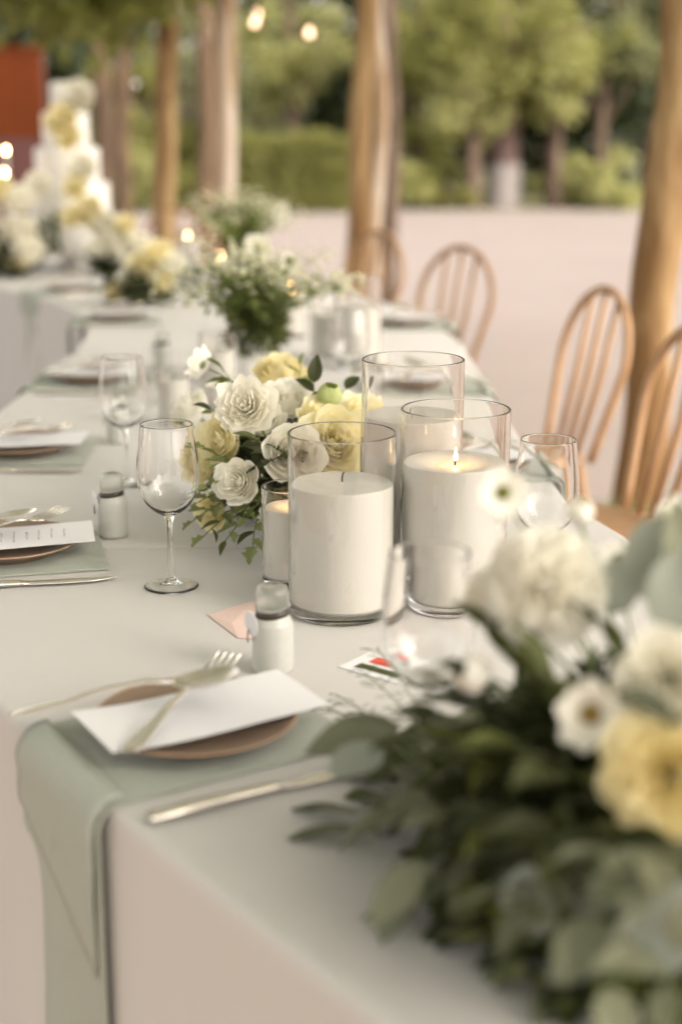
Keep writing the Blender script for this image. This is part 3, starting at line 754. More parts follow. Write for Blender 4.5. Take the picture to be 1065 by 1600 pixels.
# ---- foreground bouquet
fb = empty('bouquet', 'large blurred foreground bouquet with eucalyptus, white and yellow flowers, lower right', 'bouquet', (.235, 1.02, TZ + .001), 0, 'bouquets along the table')
FL = fb.location.copy()
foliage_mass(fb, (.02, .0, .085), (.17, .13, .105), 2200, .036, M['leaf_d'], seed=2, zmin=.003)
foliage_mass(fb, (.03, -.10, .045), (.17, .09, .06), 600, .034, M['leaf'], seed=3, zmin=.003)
S1 = (.03, 0, .06)
flower(fb, FLUFF, 'carnation', F(852, 915, 1.085), .047, (-.1, -1, .55), stem_from=S1)
flower(fb, FLUFF, 'carnation', F(775, 935, 1.12), .026, (-.6, -.7, .5), stem_from=S1)
flower(fb, DAISY[0], 'scabiosa', F(785, 770, 1.13), .021, (-.1, -1, .35), stem_from=S1, srad=.0012)
flower(fb, DAISY[0], 'scabiosa', F(966, 876, 1.20), .020, (.1, -.7, .9), stem_from=S1, srad=.0012)
flower(fb, Rw[1], 'rose', F(1042, 1068, 1.01), .039, (-.3, -1, .3), stem_from=S1)
flower(fb, Ry[0], 'rose', F(1036, 1216, .955), .044, (-.4, -1, .4), stem_from=S1)
flower(fb, DAISY[1], 'cosmos', F(922, 1115, 1.01), .026, (-.25, -1, .3), stem_from=S1)
flower(fb, BUDW, 'bud', F(740, 1052, 1.07), .016, (-.8, -.5, .4), stem_from=S1)
flower(fb, Rw[2], 'rose', F(1062, 818, 1.16), .022, (.2, -.8, .8), stem_from=S1)
flower(fb, BUDW, 'bud', F(905, 800, 1.16), .012, (.1, -.5, 1), stem_from=S1)
def fleaf(px, py, zc, key, s, d, nrm=(0, -1, .5)):
    o = inst('leaf', LF[key], fb, frame(d, nrm, F(px, py, zc) - FL, s)); return o
for px, py, zc, key, s, d, nn in (
    (625, 1140, 1.22, 'euca', .085, (-1, .0, -.12), (0, -.5, 1)), (640, 1345, 1.11, 'euca', .065, (-.25, -.5, -.45), (0, -.7, .8)), (600, 1175, 1.2, 'eucap', .05, (-1, -.3, -.2), (0, -.4, 1)),
    (1010, 940, 1.06, 'eucap', .066, (.15, .1, 1), (-.2, -1, .3)), (1050, 990, 1.03, 'eucap', .062, (.1, .1, 1), (-.3, -1, .2)), (955, 960, 1.10, 'eucap', .046, (.1, 0, 1), (-.1, -1, .4)), (1075, 930, 1.04, 'euca', .07, (-.1, .1, 1), (.1, -1, .3)),
    (1015, 1450, .90, 'eucap', .05, (.6, -.2, .5), (-.2, -1, .6)), (985, 1490, .91, 'eucap', .05, (.5, -.3, .4), (0, -1, .7)), (1050, 1480, .88, 'euca', .05, (.3, -.2, .7), (0, -1, .7)), (830, 1470, 1.0, 'eucap', .055, (-.1, .1, 1), (-.1, -1, .5)),
    (660, 1350, 1.08, 'euca', .06, (-.5, -.3, -.4), (-.1, -.6, 1))):
    fleaf(px, py, zc, key, s, d, nn)
ends = [(470, 1265, 'eucal'), (505, 1300, 'eucal'), (600, 1435, 'euca'), (640, 1330, 'eucal'), (500, 1135, 'euca'), (560, 1190, 'eucal'), (545, 1240, 'euca'), (690, 1400, 'eucal'), (720, 1480, 'euca'), (780, 1530, 'euca'), (860, 1580, 'eucal'), (640, 1200, 'eucal'), (620, 1270, 'euca'), (590, 1130, 'euca'), (745, 1390, 'eucal'), (930, 1560, 'euca')]
for px, py, k in ends:
    px, py = px + (860 - px) * .22, py + (1290 - py) * .22
    e = T(px, py, TZ + rnd(.006, .03)) - FL
    sprig(fb, (e.x * .15, e.y * .2, .07), e, (k, 'eucal', 'lance', 'dark') if px > 600 else (k, 'euca', 'eucal'), (.066 if k == 'euca' else .074), 7, lift=.06, start=.4, floor=.004)
for px, py, zc, ks, s in ((690, 1120, 1.12, ('dark', 'lance'), .045), (650, 1165, 1.12, ('eucal', 'dark'), .05), (735, 1110, 1.10, ('dark', 'euca'), .05), (770, 1080, 1.08, ('dark', 'lance'), .045), (620, 1130, 1.15, ('euca', 'eucal'), .045), (705, 1075, 1.13, ('lance', 'dark'), .04), (780, 1010, 1.08, ('lance', 'dark'), .05), (860, 1060, 1.04, ('dark', 'lance'), .05), (960, 1010, 1.05, ('dark', 'lance'), .05), (720, 1180, 1.05, ('dark', 'lance'), .055), (800, 1160, 1.02, ('lance', 'dark'), .055), (870, 1210, .98, ('lance', 'dark'), .05), (700, 1270, 1.06, ('euca', 'eucal'), .055), (780, 1290, 1.0, ('lance', 'dark'), .055), (870, 1330, .96, ('lance', 'dark'), .05), (950, 1330, .93, ('dark', 'eucal'), .05), (830, 1400, .98, ('eucal', 'euca'), .055), (930, 1430, .93, ('eucal', 'euca'), .055), (1030, 1340, .91, ('dark', 'euca'), .05), (1060, 1130, .96, ('dark',), .05), (1040, 1540, .88, ('eucal', 'euca'), .05), (960, 1540, .91, ('euca', 'eucap'), .045)):
    e = F(px, py, zc) - FL
    if e.z < .01: e.z = .01
    sprig(fb, (e.x * .2 + .01, e.y * .2, .07), e, ks, s, 7, lift=.03, start=.4, floor=.004)
for px, py, hz in ((525, 1085, .02), (560, 1045, .045), (590, 1015, .06), (500, 1100, .01)):   # rosemary-like sprigs
    e = T(px, py, TZ + hz) - FL
    sprig(fb, (-.12, .03, .06), e, ('needle',), .022, 16, lift=.03, start=.45, floor=.003, srad=.001)

# ---- airy bouquet and its far sister
def airy(loc, s, label, seed):
    random.seed(seed)
    b = empty('bouquet', label, 'bouquet', loc, 0, 'bouquets along the table')
    MB().lathe([(.0001, .0), (.035 * s, 0), (.042 * s, .01), (.045 * s, .06 * s), (.034 * s, .10 * s), (.036 * s, .11 * s), (.030 * s, .105 * s), (.038 * s, .06 * s), (.0001, .012)], 24).build('vase', M['ceramic'], b)
    st = MB(); fl = MB(); lf = MB(); base = [(0, 0, 0), (-.28, .45, .05), (0, .5, -.03), (.28, .45, .05), (0, 1, -.12)]; bf = [(0, 2, 1), (0, 3, 2), (1, 2, 4), (2, 3, 4)]
    for k in range(64):
        a = rnd(0, 2 * PI); sp_ = rnd(.02, .24) * s; h = (rnd(.24, .34) - .35 * max(0, sp_ / s - .12)) * s
        e = Vector((sp_ * math.cos(a), sp_ * math.sin(a), h)); q = bez(Vector((0, 0, .09 * s)), Vector((e.x * .3, e.y * .3, .22 * s)), e, 7)
        st.tube(q, .0011 * s, 5)
        for i in range(2, 7):
            for _ in range(5 if i < 6 else 3):
                d = Vector((rnd(-1, 1), rnd(-1, 1), rnd(-.4, .9)))
                lf.add(base, bf, frame(d, (rnd(-1, 1), rnd(-1, 1), 1), q[i] + d * .008, rnd(.016, .030) * s))
        for _ in range(7):
            c = e + Vector((rnd(-1, 1), rnd(-1, 1), rnd(-.8, .8))) * .028 * s; r_ = rnd(.0045, .008) * s
            fl.lathe([(.0001, -.6), (.8, -.3), (1.0, .2), (.5, .6), (.0001, .5)], 6, mx=Matrix.Translation(c) @ Matrix.Scale(r_, 4))
    st.build('stems', M['stem'], b)['kind'] = 'stuff'; o = lf.build('foliage', M['leaf_l'], b); o['kind'] = 'stuff'
    o = fl.build('filler_blossom', M['filler'], b); o['kind'] = 'stuff'
    foliage_mass(b, (0, 0, .15 * s), (.065 * s, .065 * s, .09 * s), 500, .03 * s, M['leaf'], seed=seed)
    return b
ab = airy((-.205, 3.46, TZ + .001), 1.02, 'airy bouquet of green sprigs with tiny white blossoms, mid table', 11)
for px, py, zc, r_ in ((404, 386, 3.52, .038), (360, 420, 3.5, .026), (455, 408, 3.52, .027), (430, 445, 3.4, .024)):
    flower(ab, DAISY[0], 'daisy', P(px, py, zc), r_, (0, -1, .3), stem_from=(0, 0, .15))
ab2 = airy((-.40, 5.75, TZ + .001), 1.12, 'far airy bouquet with pale blossoms on the curved table', 12)
for px, py, zc, r_ in ((440, 335, 5.7, .04), (330, 338, 5.7, .04), (395, 345, 5.7, .04)):
    flower(ab2, DAISY[0], 'daisy', P(px, py, zc), r_, (0, -1, .3), stem_from=(0, 0, .2))
random.seed(21)
# ---- two far rose bouquets
def far_bouquet(loc, items, label, seed, rad):
    b = empty('bouquet', label, 'bouquet', loc, 0, 'bouquets along the table')
    foliage_mass(b, (0, 0, rad * .5), (rad, rad * .8, rad * .55), 500, .05, M['leaf_d'], seed=seed, zmin=.003)
    for me, dx, dz, r_ in items:
        flower(b, me, 'rose', b.location + Vector((dx, -.3 * rad - rnd(0, .05), dz)), r_, (dx, -.6, .5), stem_from=(0, 0, .03))
    return b
far_bouquet((-.72, 5.12, TZ + .001), ((Rc[0], .03, .15, .06), (Rc[1], .09, .10, .05), (Rw[1], -.02, .11, .05), (Rw[0], .13, .16, .05), (Ry[0], -.07, .06, .045), (Rw[2], .04, .06, .05), (Rc[2], .08, .2, .05)), 'far bouquet of cream and golden roses on the inner side of the curve', 5, .12)
far_bouquet((-1.47, 6.22, TZ + .001), ((Rw[0], -.05, .25, .08), (Rw[1], .10, .20, .08), (Rc[0], .02, .38, .07), (Rw[2], .12, .33, .07), (Rw[1], -.03, .12, .07), (Rc[1], .10, .08, .06), (Rw[0], .14, .12, .07), (Rw[2], -.12, .36, .07)), 'far bouquet of white roses left of the cake', 6, .17)
far_bouquet((-.98, 6.30, TZ + .001), ((Rw[0], .0, .16, .07), (Rw[1], .10, .14, .06), (Rw[2], -.06, .12, .06), (Rc[1], .05, .22, .05), (Rw[0], .04, .09, .06)), 'far posy of white roses right of the cake', 8, .10)

# ------------------------------------------------------------------ cake, taper candles
ck = empty('wedding_cake', 'tall white tiered cake with yellow and white flowers, far left', 'cake', (-1.235, 6.62, TZ + .001))
MB().lathe([(.0001, 0), (.12, 0), (.11, .015), (.05, .03), (.05, .06), (.24, .07), (.25, .085), (.0001, .085)], 40).build('cake_stand', M['ceramic'], ck)
z0 = .086
for r_, h in ((.225, .15), (.185, .15), (.145, .155), (.105, .15), (.062, .13)):
    rows = []
    for rr_, zz in ((.0001, 0), (r_ - .01, 0), (r_, .01), (r_, h * .35), (r_, h * .7), (r_, h - .012), (r_ - .004, h - .003), (r_ - .012, h), (.0001, h)):
        rows.append([(rr_ * (1 + .012 * math.sin(9 * a + zz * 40)) * math.cos(a), rr_ * (1 + .012 * math.sin(9 * a + zz * 40)) * math.sin(a), z0 + zz) for a in [2 * PI * k / 48 for k in range(48)]])
    MB().grid(rows, True).build('cake_tier', M['icing'], ck); z0 += h
for me, px, py, r_ in ((Rc[1], 96, 188, .060), (Rc[0], 108, 215, .045), (Rw[0], 128, 262, .055), (Rc[2], 118, 292, .045), (Rc[1], 138, 330, .055), (Rc[2], 112, 338, .04), (Rw[0], 122, 152, .06), (Rw[2], 60, 290, .05), (Rw[1], 160, 350, .05)):
    flower(ck, me, 'rose', P(px, py, 6.17), r_ * 1.25, (-.2, -1, .3))
foliage_mass(ck, (-.05, -.24, .18), (.07, .04, .06), 40, .06, M['leaf'], seed=9)
for i, (px, py) in enumerate(((8, 270), (60, 253), (10, 235))):
    fp = P(px, py, (6.25, 6.7, 6.75)[i]); o = empty('taper_candle', ('lit taper candle lowest of three left of the cake', 'lit taper candle nearest the cake, right of three', 'lit taper candle highest of three at the left edge')[i], 'candle', (fp.x, fp.y, TZ + .001), 0, 'lit tapers by the cake')
    h = fp.z - TZ - .012
    MB().lathe([(.0001, 0), (.045, 0), (.04, .01), (.014, .02), (.014, .05), (.0001, .05)], 20).build('candle_stick', M['ceramic'], o)
    MB().lathe([(.011, .045), (.009, h), (.0001, h)], 16).build('taper', M['wax'], o); flame_parts(o, h, s=1.1, light=False)

# ------------------------------------------------------------------ chairs
def make_chair():
    out = []
    seat = MB(); seat.lathe([(.0001, .438), (.19, .438), (.205, .444), (.208, .455), (.200, .464), (.17, .462), (.0001, .458)], 32, mx=Matrix.Diagonal((1.0, .98, 1, 1))); out.append(('seat', seat))
    for sx in (-1, 1):
        for sy in (-1, 1):
            out.append(('leg', MB().tube([(sx * .15, sy * .14, .445), (sx * .175, sy * .175, .2), (sx * .195, sy * .205, .0)], [.017, .016, .012], 8)))
    for sx in (-1, 1):
        out.append(('stretcher', MB().tube([(sx * .174, -.172, .21), (sx * .174, .172, .21)], .009, 8)))
    out.append(('stretcher', MB().tube([(-.172, 0, .21), (.172, 0, .21)], .009, 8)))
    hoop = []
    for i in range(25):
        a = PI * i / 24; x = .205 * math.cos(a); hz = .26 + .205 * math.sin(a)
        if i in (0, 24): hz = .26
        hoop.append((x, .185 + .16 * (hz / .5) ** 1.0 * .62, .455 + hz - .0))
    pre = [(.150 + .055 * t, .175 + .0616 * t, .455 + .26 * t) for t in (0, .25, .5, .75)]
    pts = pre + hoop + [(-x, y, z) for x, y, z in pre[::-1]]
    out.append(('back_hoop', MB().tube(pts, .0125, 10)))
    for k in range(3):
        x = -.085 + k * .085; top = .455 + .26 + .205 * math.sqrt(max(0, 1 - (x / .205) ** 2)); yt = .185 + .16 * ((top - .455) / .5) * .62
        out.append(('spindle', MB().tube([(x * .72, .17, .455), (x * .9, (.17 + yt) / 2 + .008, (.455 + top) / 2), (x, yt, top)], [.0095, .0105, .0085], 8)))
    return [(n, mb.mesh(n, M['wood'])) for n, mb in out]
CH = make_chair()
def chair(p, phi, label):
    """phi: direction in which the back points, from +X"""
    o = empty('bentwood_chair', label, 'chair', (p[0], p[1], 0), phi - PI / 2, 'bentwood chairs along the right side')
    for n, me in CH: inst(n, me, o)
    return o
def chair_back_at(px, py, D, phi, label):
    ptop = P(px, py, D); d = Vector((math.cos(phi), math.sin(phi))) * .29
    return chair((ptop.x - d.x, ptop.y - d.y), phi, label)
chair_back_at(955, 445, 4.06, R(16), 'bentwood chair in front of the thick right post')
chair_back_at(727, 380, 5.55, R(38), 'bentwood chair second from the back, against bare gravel')
chair_back_at(596, 352, 6.45, R(38), 'farthest bentwood chair, beside the middle post')
chair_back_at(1108, 490, 3.28, R(14), 'bentwood chair cut off by the right edge, nearest chair')
chair((-.72, 8.15), R(70), 'bentwood chair behind the curved table, below the pair of left posts')
chair((-1.02, 8.35), R(80), 'bentwood chair behind the curved table, nearer the cake')

# ------------------------------------------------------------------ posts
def post(pts, rads, label, m='post', name='pergola_post', seed=0, group='rough timber posts'):
    P_ = [Vector(p) for p in pts]; fine = []; fr = []
    for i in range(len(P_) - 1):
        for k in range(8):
            t = k / 8; q = P_[i].lerp(P_[i + 1], t); fine.append(q + Vector((noise.noise((q.z * 1.7, seed, 0)), noise.noise((q.z * 1.7, 9, seed)), 0)) * .03); fr.append((rads[i] * (1 - t) + rads[i + 1] * t) * (1 + .12 * noise.noise((q.z * 2.3, seed, 4))))
    fine.append(P_[-1]); fr.append(rads[-1]); n = len(fine); rows = []
    for i, q in enumerate(fine):
        rows.append([(q.x + fr[i] * math.cos(2 * PI * k / 20) * (1 + .09 * noise.noise((math.cos(2 * PI * k / 20) * 1.5, math.sin(2 * PI * k / 20) * 1.5, q.z * .7 + seed))), q.y + fr[i] * math.sin(2 * PI * k / 20) * (1 + .09 * noise.noise((math.cos(2 * PI * k / 20) * 1.5, math.sin(2 * PI * k / 20) * 1.5, q.z * .7 + seed))), q.z) for k in range(20)])
    o = MB().grid(rows, True).build(name, M[m]); return tag(o, label, 'post', group)
def gpt(px, py, D, z):  # point at photo column px at depth D, height z
    zc = D * cp + (CAM_Z - z) * sp; return ((px - 532.5) / FOC * zc, D, z)
post([gpt(985, 0, 5.0, -.02), gpt(1008, 0, 5.0, .5), gpt(1040, 0, 5.0, 1.09), gpt(1076, 0, 5.02, 1.78), gpt(1110, 0, 5.02, 2.6)], [.082, .080, .085, .090, .085], 'thick rough timber post behind the chairs at the right', seed=1)
post([gpt(556, 0, 7.6, -.02), gpt(556, 0, 7.6, .6), gpt(562, 0, 7.6, 1.2), gpt(572, 0, 7.6, 1.8), gpt(580, 0, 7.6, 2.6)], [.064, .062, .060, .058, .056], 'rough timber post in the middle, left of the chairs', seed=2)
post([gpt(256, 0, 9.2, -.02), gpt(258, 0, 9.2, 1.3), gpt(262, 0, 9.2, 2.6)], [.075, .07, .065], 'thin timber post right of the cake, the left of a pair', seed=3)
post([gpt(357, 0, 9.4, -.02), gpt(350, 0, 9.4, 1.3), gpt(352, 0, 9.4, 2.6)], [.085, .075, .07], 'thin timber post right of the cake, the right of a pair', m='sunlit_post', seed=4)  # pale all round to carry the light on its right side
post([gpt(604, 0, 11, -.02), gpt(612, 0, 11, 1.3), gpt(604, 0, 11, 2.6)], [.075, .06, .055], 'slim dark trunk just right of the middle post', m='bark', name='slim_trunk', seed=6)
post([gpt(580, 0, 8.6, -.02), gpt(586, 0, 8.6, .8), gpt(594, 0, 8.6, 1.3), gpt(592, 0, 8.6, 2.6)], [.032, .036, .040, .036], 'added slim pale post standing for the sunlit right side of the middle post', m='sunlit_post', seed=8)  # added strip of pale wood in place of the middle post's lit side
for i, (px, D, lean, lab) in enumerate(((152, 15, 10, 'slim brown trunk just right of the cake top'), (196, 18, -8, 'slim brown trunk between the cake and the left post pair'), (318, 17, 6, 'slim brown trunk seen between the left post pair'))):
    post([gpt(px, 0, D, -.02), gpt(px + lean, 0, D, 1.3), gpt(px - lean, 0, D, 4.2)], [.12, .10, .08], lab, m='bark_brown', name='slim_trunk', seed=20 + i, group='slim trunks behind the tables')
# grass tuft at the foot of the right post
gt = MB()
for k in range(90):
    a = rnd(0, 6.3); r_ = rnd(.06, .2); b_ = gpt(968, 0, 4.85, 0); p = Vector((b_[0] + r_ * .6 * math.cos(a), b_[1] + r_ * .4 * math.sin(a), 0)); t = Vector((rnd(-.05, .05), rnd(-.05, .05), rnd(.05, .13)))
    s_ = Vector((.004, .002, 0)); gt.add([p - s_, p + s_, p + t], [(0, 1, 2)])
tag(gt.build('grass_tuft', M['leaf_l']), 'small green grass tuft at the foot of the right post', 'grass', kind='stuff')

# ------------------------------------------------------------------ trees and shrubs
LB = np.array([(0, 0, 0), (-.33, .45, .06), (0, .5, -.03), (.33, .45, .06), (0, 1, -.15)])
LFc = np.array([(0, 2, 1), (0, 3, 2), (1, 2, 4), (2, 3, 4)])
def leaf_cloud(name, m, pts, size, parent=None, seed=0, droop=.2):
    g_ = np.random.RandomState(seed); n = len(pts)
    y = g_.normal(size=(n, 3)); y[:, 2] -= droop; y /= np.linalg.norm(y, axis=1)[:, None]
    z = g_.normal(size=(n, 3)); z[:, 2] += .8; x = np.cross(y, z); x /= np.linalg.norm(x, axis=1)[:, None] + 1e-9; z = np.cross(x, y)
    s = size * (.65 + .7 * g_.rand(n))[:, None, None]
    V = pts[:, None, :] + s * (LB[None, :, 0:1] * x[:, None, :] + LB[None, :, 1:2] * y[:, None, :] + LB[None, :, 2:3] * z[:, None, :])
    Fc = LFc[None] + (np.arange(n) * 5)[:, None, None]
    me = bpy.data.meshes.new(name); V = V.reshape(-1, 3); Fc = Fc.reshape(-1, 3)
    me.vertices.add(len(V)); me.vertices.foreach_set('co', V.ravel()); me.loops.add(Fc.size); me.loops.foreach_set('vertex_index', Fc.ravel().astype(np.int32))
    me.polygons.add(len(Fc)); me.polygons.foreach_set('loop_start', np.arange(0, Fc.size, 3, dtype=np.int32)); me.polygons.foreach_set('loop_total', np.full(len(Fc), 3, dtype=np.int32))
    me.update(calc_edges=True); me.materials.append(m)
    o = bpy.data.objects.new(name, me); C.objects.link(o)
    if parent: o.parent = parent
    return o
def clumps(c, rad, k, per, crad, seed, shell=.55, flat=.75):
    g_ = np.random.RandomState(seed); out = []
    for _ in range(k):
        d = g_.normal(size=3); d /= np.linalg.norm(d); q = np.array(c) + d * np.array(rad) * (shell + (1 - shell) * g_.rand())
        r_ = crad * (.6 + .8 * g_.rand()); e = g_.normal(size=(per, 3)); e /= np.linalg.norm(e, axis=1)[:, None]; e *= (g_.rand(per, 1) ** .45) * r_; e[:, 2] *= flat
        out.append(q + e)
    return np.concatenate(out)
def tree(x, y, h, trunk_h, crown, m, label, seed, leaf=.16, k=26, per=120, crad=.6, tm='bark', tr=.14, white=False, name='tree', group='trees beyond the gravel'):
    t = empty(name, label, 'tree', (x, y, 0), 0, group); rr = random.Random(seed)
    mb = MB(); lean = Vector((rr.uniform(-.3, .3), rr.uniform(-.2, .2), 0)); top = Vector((lean.x, lean.y, h * .8))
    tp = bez(Vector((0, 0, -.05)), Vector((-lean.x * .5, 0, h * .4)), top, 10); mb.tube(tp, [tr * (1.25 - .9 * i / 10) for i in range(11)], 10)
    for q in range(7):
        b0 = tp[3 + q % 6]; a = rr.uniform(0, 6.28); e = Vector((crown[0] * .75 * math.cos(a), crown[1] * .75 * math.sin(a), trunk_h + crown[2] * rr.uniform(.4, 1.4)))
        mb.tube(bez(b0, (b0 + e) / 2 + Vector((0, 0, .3)), e, 6), [tr * .4, tr * .36, tr * .3, tr * .25, tr * .2, tr * .13, tr * .06], 6)
    mb.build('trunk', M[tm], t)
    if white: MB().tube([p + Vector((0, 0, 0)) for p in [tp[0].lerp(tp[2], s_) for s_ in (0, .34, .67, 1)]], [tr * 1.32, tr * 1.25, tr * 1.18, tr * 1.13], 12, cap=False).build('limewashed_base', M['lime'], t)
    pts = np.concatenate([clumps((lean.x * .5, lean.y * .5, trunk_h + crown[2]), crown, k, int(per * .7), crad * .8, seed, .45), clumps((lean.x * .5, lean.y * .5, trunk_h + crown[2]), [c_ * 1.15 for c_ in crown], k, int(per * .3), crad * .55, seed + 500, .6)])
    pts = pts[pts[:, 2] > .15]
    leaf_cloud('crown', M[m], pts, leaf, t, seed); return t
def px2x(px, D): return (px - 532.5) / FOC * (D * cp + .3)
# backdrop of dark evergreens
for i, (px, D, h, cr, lab) in enumerate(((1010, 33, 8, (2.2, 1.6, 3.9), 'dark evergreen behind the right post'), (850, 35, 8, (2.4, 1.6, 4), 'dark evergreen behind the broad sunny tree'), (690, 34, 8, (2.0, 1.6, 4), 'dark evergreen right of the middle post, behind the sunny tree'), (520, 35, 7, (1.6, 1.5, 3.5), 'dark evergreen behind the clipped hedge'), (120, 30, 8, (1.7, 1.5, 4), 'dark evergreen behind the cake'), (-60, 31, 8, (2.0, 1.5, 4), 'dark evergreen at the far left edge'), (1180, 33, 8, (2, 1.6, 4), 'dark evergreen right of the picture edge'))):
    tree(px2x(px, D), D, h, .1, cr, 'tree_d', lab, 40 + i, leaf=.30, k=46, per=70, crad=.85)
tree(px2x(785, 27.6), 27.6, 5.2, 1.80, (2.0, 1.3, 1.25), 'tree_m', 'broad sunny light green tree with maroon limewashed trunk, upper right', 60, leaf=.17, k=44, per=120, crad=.55, tm='bark_red', tr=.27, white=True)
tree(px2x(650, 30), 30, 5, .9, (1.1, 1.0, 1.6), 'tree_m', 'green tree between the middle post and the broad sunny tree', 61, leaf=.18, k=24, per=110, crad=.5)
tree(px2x(935, 31), 31, 6, 2.5, (1.9, 1.2, 1.2), 'tree_g', 'grey green tree hanging over the dark gap at the upper right', 62, leaf=.18, k=26, per=120, crad=.6)
tree(px2x(455, 29.5), 29.5, 5.5, 1.9, (1.25, 1.0, 1.1), 'tree_l', 'light green tree behind the string lights', 63, leaf=.17, k=20, per=110, crad=.5)
tree(px2x(205, 27), 27, 4, .2, (.75, .9, 1.3), 'tree_m', 'green tree between the cake and the left post pair', 64, leaf=.17, k=18, per=100, crad=.45)
tree(px2x(300, 31), 31, 3.0, .1, (1.0, .9, .75), 'tree_m', 'low bushy tree seen between the left post pair', 65, leaf=.17, k=18, per=100, crad=.4)
tree(px2x(395, 34), 34, 4.4, .6, (1.3, .9, 1.0), 'tree_g', 'pale grey green tree behind the right of the left posts', 66, leaf=.2, k=18, per=90, crad=.45)
for i, (px, D, lab) in enumerate(((245, 44, 'faint pale tree far behind the left post pair'), (330, 46, 'faint pale tree far between the left posts'), (420, 45, 'faint pale tree far behind the string lights'), (170, 45, 'faint pale tree far right of the cake'))):
    tree(px2x(px, D), D, 7, .5, (1.5, 1.2, 3.0), 'tree_g', lab, 90 + i, leaf=.26, k=30, per=60, crad=.7)
tree(px2x(735, 26.9), 26.9, 3.6, 1.25, (.75, .6, .75), 'tree_l', 'small bright tree left in front of the broad tree', 67, leaf=.16, k=18, per=80, crad=.4)
tree(px2x(865, 27.1), 27.1, 3.8, 1.55, (.6, .6, .75), 'tree_l', 'small bright tree right in front of the broad tree', 68, leaf=.16, k=14, per=80, crad=.4)
g_ = np.random.RandomState(77); n = 9000; q = np.stack([g_.uniform(-24, 24, n), 46 + g_.uniform(0, 4, n), np.abs(g_.uniform(0, 1, n))], 1)
q[:, 2] *= np.where((q[:, 0] > -6.5) & (q[:, 0] < -3.2), 2.6, 5.5) + .8 * np.sin(q[:, 0] * 1.7) + .5 * np.sin(q[:, 0] * 4.1)
q[:, 2] = np.abs(q[:, 2]) + .05
tag(leaf_cloud('distant_wood', M['tree_d'], q, .5, None, 78), 'dark distant woodland closing the view behind the garden trees', 'woodland', kind='stuff')
def shrub(px, D, rad, m, label, seed, k=14, per=110, leaf=.12, name='shrub', cat='shrub'):
    t = empty(name, label, cat, (px2x(px, D), D, 0), 0, 'shrubs along the gravel edge')
    MB().tube([(0, 0, -.02), (.03, 0, rad[2] * .6), (0, .03, rad[2] * 1.2)], [.05, .04, .02], 8).build('stem', M['bark'], t)
    pts = clumps((0, 0, rad[2]), rad, k, per, min(rad) * .45, seed, .5); pts[:, 2] = np.abs(pts[:, 2]) + .02
    leaf_cloud('foliage', M[m], pts, leaf, t, seed); return t
shrub(960, 26.8, (.85, .6, .50), 'tree_l', 'light olive shrub left of the right post', 71)
shrub(880, 27.5, (.75, .6, .48), 'tree_l', 'light olive shrub right of the limewashed trunk', 72)
shrub(700, 27.0, (.8, .6, .45), 'tree_m', 'green shrub left of the limewashed trunk', 73)
shrub(640, 26.8, (.6, .5, .4), 'tree_l', 'olive shrub right of the middle post', 74)
shrub(215, 26.0, (.5, .5, .55), 'tree_l', 'bright shrub left of the left post pair', 75)
shrub(290, 25.6, (.55, .5, .45), 'tree_m', 'dark green shrub between the left posts', 76)
# clipped hedge
hg = empty('hedge', 'clipped green hedge between the left and middle posts', 'hedge', (px2x(455, 26.2), 26.2, 0))
g_ = np.random.RandomState(5); n = 7000; q = g_.rand(n, 3); q[:, 0] = (q[:, 0] - .5) * 2.3; q[:, 1] = (q[:, 1] - .5) * 1.2; q[:, 2] *= 1.22
fc = g_.randint(0, 3, n); q[fc == 0, 1] = -.6 + .08 * g_.randn((fc == 0).sum()); q[fc == 1, 2] = 1.22 + .05 * g_.randn((fc == 1).sum()); q[:, 2] += .06 * np.sin(q[:, 0] * 4)
q[:, 2] = np.abs(q[:, 2]) + .02
leaf_cloud('foliage', M['tree_m'], q, .10, hg, 5)
for k in range(4): MB().tube([(-.9 + .6 * k, 0, -.02), (-.88 + .6 * k, .03, .9)], [.04, .02], 8).build('stem', M['bark'], hg)

# rust red board screen at the far left
scn = empty('board_screen', 'rust red board screen with maroon lower boards, far left edge', 'screen', (px2x(15, 12.5), 12.5, 0), 0)
for k in range(9):
    x = -.75 + k * .125
    MB().box((x, -.015 + .006 * (k % 2), 1.32), (x + .12, .015 + .006 * (k % 2), 2.02)).build('upper_board', M['redwood'], scn, False)
    MB().box((x, -.015 + .006 * ((k + 1) % 2), .05), (x + .12, .015 + .006 * ((k + 1) % 2), 1.31)).build('lower_board', M['maroon'], scn, False)
for x in (-.72, .33): MB().box((x - .05, .03, 0), (x + .05, .12, 2.08)).build('screen_post', M['maroon'], scn, False)
MB().box((-.78, -.03, 2.025), (.40, .05, 2.06)).build('cap_rail', M['redwood'], scn, False)

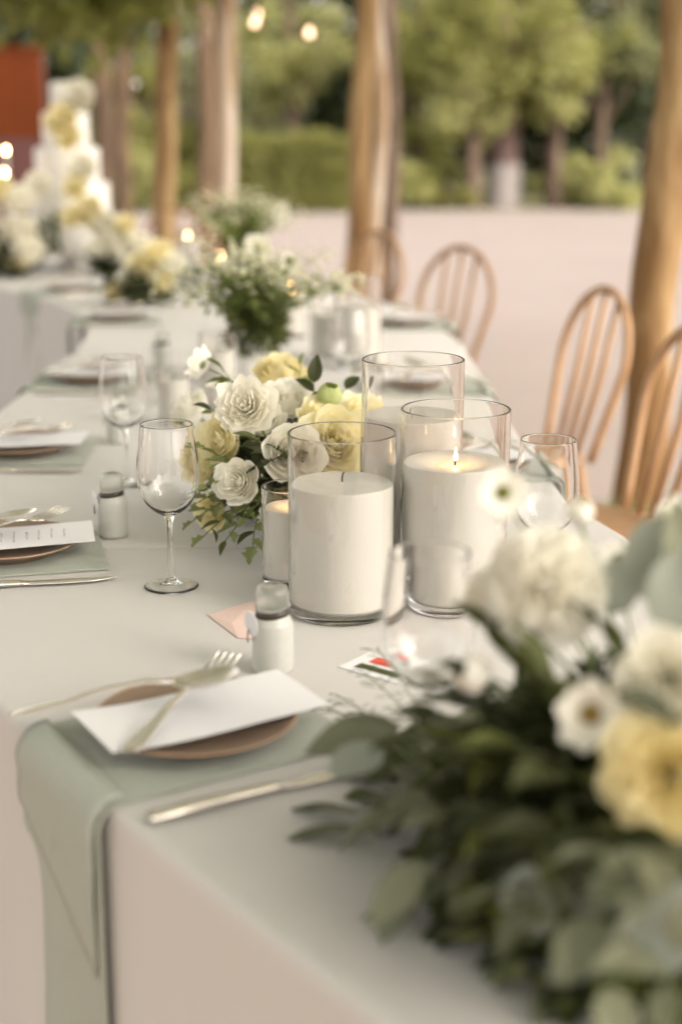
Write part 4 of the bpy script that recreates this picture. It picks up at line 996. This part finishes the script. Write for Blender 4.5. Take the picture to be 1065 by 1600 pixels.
# ------------------------------------------------------------------ vine canopy, unseen over the table and added to shade it, string lights
g_ = np.random.RandomState(11); blobs = []
for _ in range(1030):  # leaves out of view, added and thinned to dim light from above
    x, y = g_.uniform(-3.0, 2.6), g_.uniform(-2.5, 9.8); z = 2.72 + .12 * g_.randn()
    k = g_.randint(10, 26)
    if 4.2 < y < 8.3 and g_.rand() < .28: continue
    blobs.append(np.array([x, y, z]) + g_.normal(size=(k, 3)) * np.array([.22, .22, .09]))
for _ in range(120):     # hanging tresses at the far left end
    x, y = g_.uniform(-2.7, -.9), g_.uniform(8.2, 10.2); L = g_.uniform(.1, .75); k = int(16 + 30 * L); t = g_.rand(k, 1)
    blobs.append(np.array([x, y, 2.68]) - t * np.array([0, 0, L]) + g_.normal(size=(k, 3)) * .07)
cv = leaf_cloud('vine_shade_canopy', M['vine'], np.concatenate(blobs), .14, None, 12, .5)
tag(cv, 'leafy vine canopy hanging into the upper left corner, with unseen overhead leaves added for shade', 'vine', kind='stuff')
for i, (x0, y0, x1, y1) in enumerate(((-5.2, 9.6, 3.4, 7.6), (-5.4, 5.0, 3.4, 5.0), (-5.4, 1.0, 3.4, 1.0))):
    o = MB().tube([(x0, y0, 2.62), ((x0 + x1) / 2, (y0 + y1) / 2, 2.66), (x1, y1, 2.62)], .06, 12).build('pergola_beam', M['post'])
    tag(o, ('rough timber beam across the far posts, above the picture', 'rough timber beam over the right post, above the picture', 'rough timber beam over the nearest table, above the picture')[i], 'beam', 'timber beams of the pergola')
sl = empty('string_light', 'string of warm round bulbs hung above the far tables', 'string light')
bulbs = [P(398, 36, 8.9), P(402, 23, 9.25), P(483, 52, 8.4), P(188, 60, 10.5), P(212, 132, 11.0), P(300, -40, 9.9), P(560, -30, 8.0)]
order = [4, 3, 5, 1, 0, 2, 6]; ends_ = []
for k in order:
    b_ = bulbs[k]
    if k < 3: MB().lathe([(.0001, -.022), (.011, -.019), (.020, -.006), (.020, .004), (.014, .018), (.008, .032)], 16, mx=Matrix.Translation(b_)).build('bulb', M['glow'], sl)
    else: MB().lathe([(.0001, -.022), (.011, -.019), (.020, -.006), (.020, .004), (.014, .018), (.008, .032)], 16, mx=Matrix.Translation(b_)).build('bulb', M['ceramic'], sl)
    MB().lathe([(.010, .032), (.013, .034), (.013, .06), (.0001, .062)], 10, mx=Matrix.Translation(b_)).build('socket', M['wick'], sl); ends_.append(b_ + Vector((0, 0, .06)))
cord = []
for a_, b_ in zip(ends_[:-1], ends_[1:]): cord += bez(a_, (a_ + b_) / 2 + Vector((0, 0, .12)), b_, 8)[:-1]
cord.append(ends_[-1]); cord = [ends_[0] + Vector((-.3, .2, 1.0))] + cord + [ends_[-1] + Vector((.4, -.3, .6))]
MB().tube(cord, .004, 6).build('cord', M['wick'], sl)
